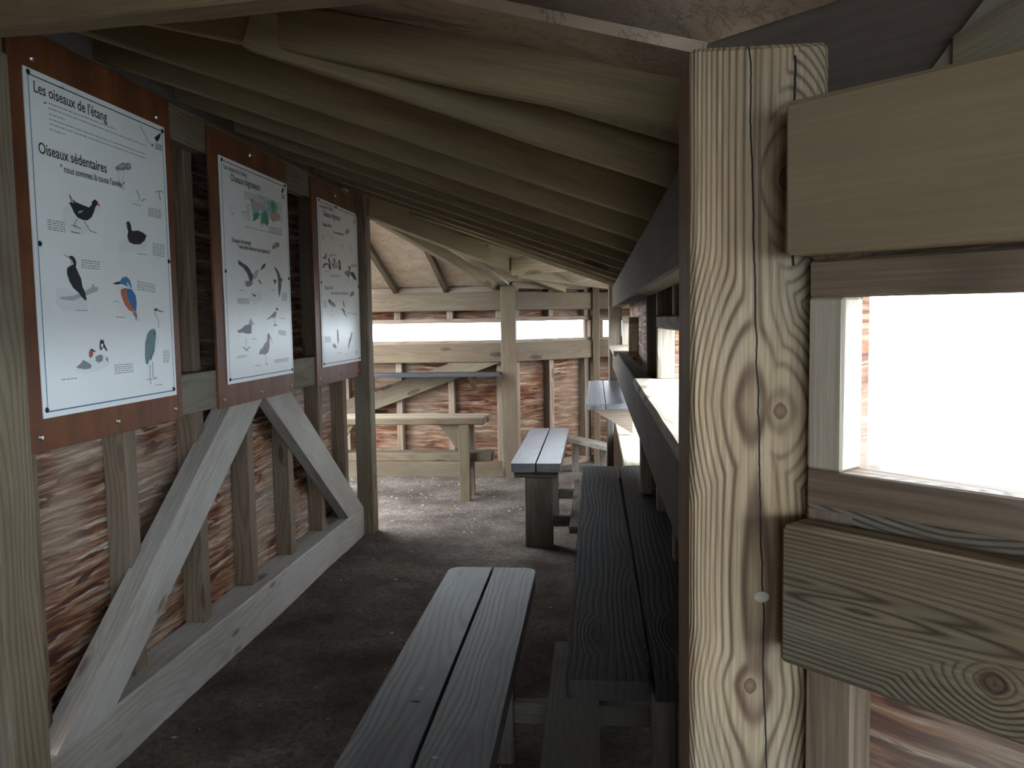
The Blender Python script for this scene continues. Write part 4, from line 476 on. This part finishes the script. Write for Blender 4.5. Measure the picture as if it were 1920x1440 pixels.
board_poly('gusset_board', [(.390,.968,1.86),(.500,.858,1.86),(.500,.858,1.925),(.433,.925,1.921),(.390,.968,1.900)], (-1,-1,0), .0055, M['post'], ce, grain=(.1,-.1,.04), bev=.001)
# far roof
zc = lambda y: 1.90+.36*(8.42-y)
slab_c([(x, y, zc(y)+.07) for x, y in ((-2.38,8.75), (-2.05,6.1), (-1.75,6.1), (-.87,8.47), (-.87,8.75))])
slab_c([(-1.0,8.47,zc(8.47)+.065), (-1.78,6.02,zc(6.02)+.065), (-.33,8.95,1.965)])
slab_c([(-.36,8.95,1.95), (-1.0,7.5,2.41), (.3,7.5,2.06)]); slab_c([(-.36,8.95,1.95), (.3,7.5,2.06), (.3,9.5,1.93)])
slab_c([(.3,7.5,2.06), (1.2,6.4,2.02), (1.2,9.6,1.90), (.3,9.5,1.93)]); slab_c([(-1.05,8.75,zc(8.75)+.06), (-.36,8.93,1.95), (.3,9.5,1.93), (0,9.75,1.87)])
board_poly('roof_gap_filler', [(-1.80,6.0,2.60), (-.95,7.70,2.30), (-.95,7.70,2.48), (-1.80,6.0,2.95)], (-.54,.84,0), .02, M['ceiling'], ce, grain=(.85,1.7,-.3))  # added filler, keeps sky light out between two roof slopes
beam('hip_beam', (-1.70,6.12,2.385), (-.33,8.92,1.883), .06, .27, M['rafter'], ce, az=-1, wear=.002)
beam('hip_beam', (-1.66,6.30,2.365), (-1.0,8.46,1.90), .06, .10, M['rafter'], ce, az=-1, wear=.002)
for x, y1 in ((-2.60,6.25), (-2.05,6.25), (-1.52,6.72)):
    beam('rafter', (x,8.50,zc(8.50)), (x,y1,zc(y1)), .05, .075, M['rail'], ce, az=-1, wear=.002)
beam('rafter', (-.78,7.90,2.02), (-.10,7.76,2.045), .05, .17, M['rafter'], ce, az=-1)
beam('rafter', (-.72,8.06,2.00), (.13,9.20,1.92), .05, .15, M['rafter'], ce, az=-1)

# ================================================================ posts
POSTM = figured_wood('drawn_knotty_post_wood', (.40,.30,.18), (.30,.215,.125), (.075,.040,.022), .0, .034,
    [(1.520, .006, .022, .056, 0), (1.512, -.028, .009, .012, 1.3),
     (1.795, -.038, .012, .018, 1.4), (1.290, .001, .007, .040, .0), (1.152, .003, .021, .045, 0), (1.160, .008, .008, .011, 1.5)], 92, quad=900,
    cracks=[(.2, 1.955, -.040, .0296, .0011), (1.69, 1.94, -.042, .004, .0016)], tint=(.30,.28,.20), side=.4, zf=.075)
def post(name, x0, x1, y0, y1, z1, mat, label, z0=-.03):
    return box(name, x0, x1, y0, y1, z0, z1, mat, None, bev=.007, label=label, cat='post')
# big post: local X must point up from the floor and local Y run along -x
bp = beam('timber_post', (.1995,1.120,-.03), (.1995,1.120,1.925), .163, .150, POSTM, None, up=(0,-1,0), bev=.006, wear=.0007, label='massive foreground post with knots and a long drying crack', cat='post')
mesh_obj('knot_plug', [(.2065+.0095*math.cos(a)*(1 if k<12 else .6), 1.0438 if k < 12 else 1.0415, 1.2465+.0075*math.sin(a)*(1 if k<12 else .6)) for k, a in [(i, i*math.pi/6) for i in range(24)]],
    [tuple(range(12,24))]+[(i, (i+1)%12, 12+(i+1)%12, 12+i) for i in range(12)], M['pale'], None, bp, smooth=True)
post('timber_post', -1.87, -1.675, 2.13, 2.295, 2.39, M['post'], 'dark olive grey post at the left edge beside the first poster')
post('timber_post', -1.81, -1.685, 6.062, 6.19, 2.60, M['post'], 'post ending the poster wall, with the lit far bay behind it')
post('timber_post', -.95, -.80, 8.335, 8.48, 1.945, M['rail'], 'far post between the frontal view slot and the angled one')
post('timber_post', -.025, .052, 9.16, 9.26, 1.95, M['rail'], 'slim farthest post between two bright view slots')
post('timber_post', .120, .2355, 7.302, 7.42, 2.0, M['frame'], 'half lit post at the far end of the long ledge wall')
box('jamb_board', .2355, .303, 7.302, 7.33, 1.366, 1.60, M['pale'], wr)

# ================================================================ posters and their backing boards
bolts = [[(2.435,1.252),(2.86,1.252),(3.281,1.252),(2.5,2.44),(3.24,2.435)], [(3.74,1.245),(4.18,1.245),(4.60,1.245),(4.15,2.46)], [(5.12,1.245),(5.55,1.245),(5.97,1.245),(5.55,2.46)]]
caps = [[(2.469,2.391),(3.271,2.386),(2.477,1.864),(3.286-.012,1.862),(2.464,1.336),(3.265,1.336)],
        [(3.809,2.375),(4.61,2.379),(3.80,1.852),(4.616,1.855),(3.80,1.335),(4.618,1.334)],
        [(5.187,2.381),(5.541,2.382),(6.015,2.386),(5.187,1.859),(6.018,1.862),(5.187,1.335),(6.004,1.335)]]
boards = [(2.385,3.345,1.205,2.53), (3.69,4.655,1.205,2.51), (5.065,6.035,1.200,2.51)]
sheets = [(2.447,3.288,1.310,2.405), (3.780,4.640,1.313,2.392), (5.165,6.038,1.313,2.395)]
blabel = ['brown coated board bolted up behind the nearest, largest-looking poster', 'brown coated board behind the middle poster', 'brown coated board behind the farthest poster, beside the end post']
slabel = ["white poster nearest the camera headed 'Les oiseaux de l'étang' with a kingfisher and heron", "middle white poster with a green map and a flying lapwing", "farthest white poster of ducks and small waders beside the end post"]
XF = -1.742
def disc(name, y, z, x0, x1, r0, r1, mat, parent, n=12):
    vs = [(x0, y+r0*math.cos(i*2*math.pi/n), z+r0*math.sin(i*2*math.pi/n)) for i in range(n)]+[(x1, y+r1*math.cos(i*2*math.pi/n), z+r1*math.sin(i*2*math.pi/n)) for i in range(n)]
    O = Vector((x0, y, z)); vs = [Vector(v)-O for v in vs]
    return mesh_obj(name, vs, [tuple(range(n, 2*n))]+[(i, (i+1)%n, n+(i+1)%n, n+i) for i in range(n)], mat, Matrix.Translation(O), parent, smooth=False)
def flat(polys_by_mat, name, parent, lift=.0006):
    vs, fs, mi, mats = [], [], [], []
    for li, (mat, polys) in enumerate(polys_by_mat):
        mats.append(mat)
        for p in polys:
            b = len(vs); A_ = sum(p[i][0]*p[(i+1)%len(p)][1]-p[(i+1)%len(p)][0]*p[i][1] for i in range(len(p)))
            if A_ < 0: p = p[::-1]
            vs += [(XF+lift+li*.0002, y, z) for y, z in p]; fs.append(tuple(range(b, b+len(p)))); mi.append(li)
    me = bpy.data.meshes.new(name); me.from_pydata(vs, [], fs)
    for m_ in mats: me.materials.append(m_)
    me.polygons.foreach_set('material_index', mi); me.update()
    bm = bmesh.new(); bm.from_mesh(me); bmesh.ops.triangulate(bm, faces=bm.faces[:]); bm.to_mesh(me); bm.free()
    o = bpy.data.objects.new(name, me); return link(o, Matrix(), parent)
def rect(y0, y1, z0, z1): return [(y0,z0),(y1,z0),(y1,z1),(y0,z1)]
def lettering(txt, y0, z0, y1, z1, parent, mat, size=None):
    cu = bpy.data.curves.new('lettering', 'FONT'); cu.body = txt; cu.size = 1; cu.resolution_u = 3; cu.offset = .012
    t = bpy.data.objects.new('lettering', cu); COL.objects.link(t); bpy.context.view_layer.update()
    me = bpy.data.meshes.new_from_object(t); bpy.data.objects.remove(t)
    w_ = max(v.co.x for v in me.vertices)-min(v.co.x for v in me.vertices); s = (y1-y0)/w_
    ca, sa = 1, (z1-z0)/(y1-y0); sz = s*1.12
    bmn = bmesh.new(); bmn.from_mesh(me)
    for v in bmn.verts: v.co = Vector((v.co.x*s, v.co.y*sz + v.co.x*s*sa, 0))
    bmn.to_mesh(me); bmn.free(); me.materials.clear(); me.materials.append(mat)
    Mw = Matrix(((0,0,1,XF+.001),(1,0,0,y0),(0,1,0,(z0+z1)/2-sz*.25-(z1-z0)/2),(0,0,0,1)))
    o = bpy.data.objects.new('lettering', me); return link(o, Mw, parent)
for i in range(3):
    y0, y1, z0, z1 = boards[i]
    bb = box('backing_board', -1.7615, -1.7475, y0, y1, z0, z1, M['backboard'], None, bev=.002, wear=0, label=blabel[i], cat='board', group='poster backing boards')
    for (y, z) in bolts[i]: disc('bolt', y, z, -1.748, -1.741, .011, .006, M['steel'], bb, 10)
    y0, y1, z0, z1 = sheets[i]
    ps = box('bird_poster', -1.7470, XF, y0, y1, z0, z1, M['poster'], None, bev=.0006, wear=0, label=slabel[i], cat='poster', group='bird posters')
    for (y, z) in caps[i]: disc('screw_cap', y, z, XF, XF+.004, .0095, .006, M['black'], ps, 10)
    b = .018; t_ = .0038
    flat([(M['dgreen'], [rect(y0+b, y1-b, z1-b-t_, z1-b)]), (M['blue'], [rect(y0+b, y1-b, z0+b, z0+b+t_*1.2), rect(y0+b, y0+b+t_, z0+b, z1-b), rect(y1-b-t_, y1-b, z0+b, z1-b)])], 'printed_border', ps)
    draws, texts, paras = POSTER[i]
    for nm, lays in draws:
        o = flat([(ink(c), ps_) for c, ps_ in lays], nm, ps)
        if nm in ('map_drawing', 'gull_drawing', 'scribble_mark', 'footprint_drawing'): o['kind'] = 'stuff'
    for (t, a0, b0, a1, b1) in texts: lettering(t, a0, b0, a1, b1, ps, M['ink'])
    strips = []
    rr = random.Random(5+i)
    for (a, za_, b_, zb_) in paras:
        Ln = b_-a; y = a
        while y < b_-.003:
            wl_ = min(b_-y, rr.uniform(.008, .026)); sl = (zb_-za_)/max(Ln, 1e-3); z = za_+(y-a)*sl
            strips.append([(y, z-.0018), (y+wl_, z-.0018+wl_*sl), (y+wl_, z+.0016+wl_*sl), (y, z+.0016)]); y += wl_+.004
    o = flat([(M['grey_ink'], strips)], 'small_print', ps); o['kind'] = 'stuff'

# ================================================================ benches and ledges
def plank_outline(L, W, rn=(0,0), rf=(0,0), n=5):
    """L along X, W along Y (0..W); corner radii near (X=0) and far, each (low Y, high Y)"""
    pts = []
    for (cx, cy, r, a0) in ((0,0,rn[0],180), (L,0,rf[0],270), (L,W,rf[1],0), (0,W,rn[1],90)):
        if r <= 0: pts.append((cx, cy)); continue
        ox = cx+(r if cx == 0 else -r); oy = cy+(r if cy == 0 else -r)
        for k in range(n+1):
            a = math.radians(a0+90*k/n); pts.append((ox+r*math.cos(a), oy+r*math.sin(a)))
    return pts
def plank(name, x0, x1, y0, y1, zt, th, mat, parent, **r):
    """plank lying along world Y between x0 and x1: local X = +Y, local Y = -X"""
    Mw = Matrix(((0,-1,0,x1),(1,0,0,y0),(0,0,1,zt-th),(0,0,0,1)))
    return prism(name, plank_outline(y1-y0, x1-x0, **r), 0, th, mat, Mw, parent, bev=.006)
def bench_y(label, y0, y1, legs, foot, xoff=0):
    r = empty('bench', (-.42, (y0+y1)/2, 0), label=label, cat='bench', group='two-board benches along the ledge wall')
    plank('seat_board', -.594, -.423, y0, y1, .60, .062, M['bench'], r, rn=(0,.02), rf=(0,.05))
    plank('seat_board', -.412, -.243, y0, y1, .60, .062, M['bench'], r, rn=(.02,0), rf=(.05,0))
    for y in legs:
        box('bearer', -.575, -.265, y, y+.09, .49, .537, M['leg'], r)
        box('leg', -.50, -.305, y+.01, y+.08, -.02, .489, M['leg'], r)
        box('crossbar', -.304, .21, y+.02, y+.07, .14, .215, M['leg'], r)
    plank('footrest_board', -.175, .005, foot[0], foot[1], .262, .045, M['leg'], r)
    return r
B1 = bench_y('long foreground bench of two grey weathered boards', 1.0, 3.262, (1.55, 2.86), (1.0, 3.35))
bench_y('shorter bench behind the foreground one, its boards shining pale blue', 5.68, 7.55, (5.72, 6.62), (5.26, 7.0))
def splat(name, x, y, z, r, mat, parent, seed):
    rr = random.Random(seed); n = 14
    ring = [(x+r*rr.uniform(.55, 1.25)*math.cos(i*2*math.pi/n)*1.5, y+r*rr.uniform(.5, 1.2)*math.sin(i*2*math.pi/n), z+.0004) for i in range(n)]
    mesh_obj(name, ring+[(x, y, z+.0016)], [(i, (i+1)%n, n) for i in range(n)], mat, Matrix(), parent)
splat('dried_splash', -.480, 2.15, .60, .006, M['splash'], B1, 1); splat('dark_stain', -.479, 2.075, .60, .009, M['black'], B1, 2)
splat('dried_splash', -.372, 1.80, .60, .006, M['splash'], B1, 3)
# near ledge
r = empty('writing_ledge', (.11, 2.9, 0), label='dark two-board ledge nearest the camera along the right wall', cat='ledge')
plank('ledge_board', -.067, .106, 1.672, 4.185, .85, .042, M['ledge'], r, rn=(0,.018), rf=(0,.02))
plank('ledge_board', .118, .288, 1.672, 4.185, .85, .042, M['ledge'], r)
for y in (1.72, 3.95):
    box('bearer', -.03, .235, y+.12, y+.165, .745, .807, M['ledge'], r)
    box('leg', .115, .165, y, y+.07, -.02, .807, M['leg'], r); box('leg', .176, .235, y+.01, y+.08, -.02, .807, M['leg'], r)
# far high ledge
r = empty('writing_ledge', (.08, 6.3, 0), label='higher two-board ledge under the second view slot, with a triangular bracket', cat='ledge')
plank('ledge_board', -.058, .062, 5.28, 7.295, 1.055, .036, M['bench'], r)
plank('ledge_board', .068, .236, 5.28, 7.295, 1.055, .036, M['bench'], r)
for y in (5.30, 7.1): board_poly('bracket', [(-.02,y,1.018),(.235,y,1.018),(.235,y,.86)], (0,-1,0), .045, M['frame'], r, grain=(1,0,0))
box('leg', .075, .12, 5.50, 5.57, -.02, 1.018, M['leg'], r)
# low ledge between them
r = empty('writing_ledge', (.22, 5.2, 0), label='pale brightly lit low ledge board between the dark near ledge and the higher far one', cat='ledge')
plank('ledge_board', .146, .303, 4.20, 6.16, .85, .03, M['pale'], r)
for y in (4.5, 5.8): board_poly('bracket', [(.16,y,.819),(.235,y,.819),(.235,y,.70)], (0,-1,0), .04, M['frame'], r, grain=(1,0,0))
# bench at the far wall
r = empty('bench', (-1.9, 7.38, 0), label='high bench with a footrest plank, parallel to the far wall', cat='bench')
box('seat_board', -3.0, -.982, 7.20, 7.37, .678, .742, M['rail'], r, bev=.008)
box('seat_board', -3.0, -.965, 7.382, 7.555, .678, .742, M['rail'], r, bev=.008)
for x in (-1.213, -2.45):
    box('leg', x, x+.095, 7.205, 7.27, -.03, .677, M['rail'], r); box('leg', x, x+.095, 7.48, 7.545, -.03, .677, M['rail'], r)
    board_poly('knee_brace', [(x-.001,7.235,.677),(x-.001,7.235,.43),(x-.185,7.235,.677)], (0,-1,0), .04, M['rail'], r, grain=(-.185,0,.24))
    box('footrest_bearer', x+.01, x+.085, 7.271, 7.479, .26, .335, M['leg'], r)
board_poly('knee_brace', [(-2.354,7.235,.677),(-2.354,7.235,.43),(-2.17,7.235,.677)], (0,-1,0), .04, M['rail'], r, grain=(.185,0,.24))
box('footrest_board', -3.0, -.925, 7.272, 7.478, .336, .412, M['rail'], r, bev=.008)
# shelf at the far wall
r = empty('writing_ledge', (-1.9, 8.25, 0), label='thin dark ledge fixed to the far wall below its view slot', cat='ledge')
box('ledge_board', -3.2, -.955, 8.10, 8.383, 1.040, 1.076, M['ledge'], r)
for x in (-1.26, -2.33): board_poly('bracket', [(x,8.12,1.039),(x,8.383,1.039),(x,8.383,.88)], (-1,0,0), .05, M['rail'], r, grain=(0,1,-.5))
# low plank bench in the far right corner
r = empty('bench', (-.1, 8.3, 0), label='low dark plank bench in the far right corner, half hidden behind the shining bench', cat='bench')
beam('seat_board', (-.33,8.68,.33), (.11,8.02,.33), .17, .045, M['leg'], r, ay=-1)
for p in ((-.25,8.62), (.03,8.20)): box('leg', p[0], p[0]+.07, p[1], p[1]+.07, -.02, .305, M['leg'], r)
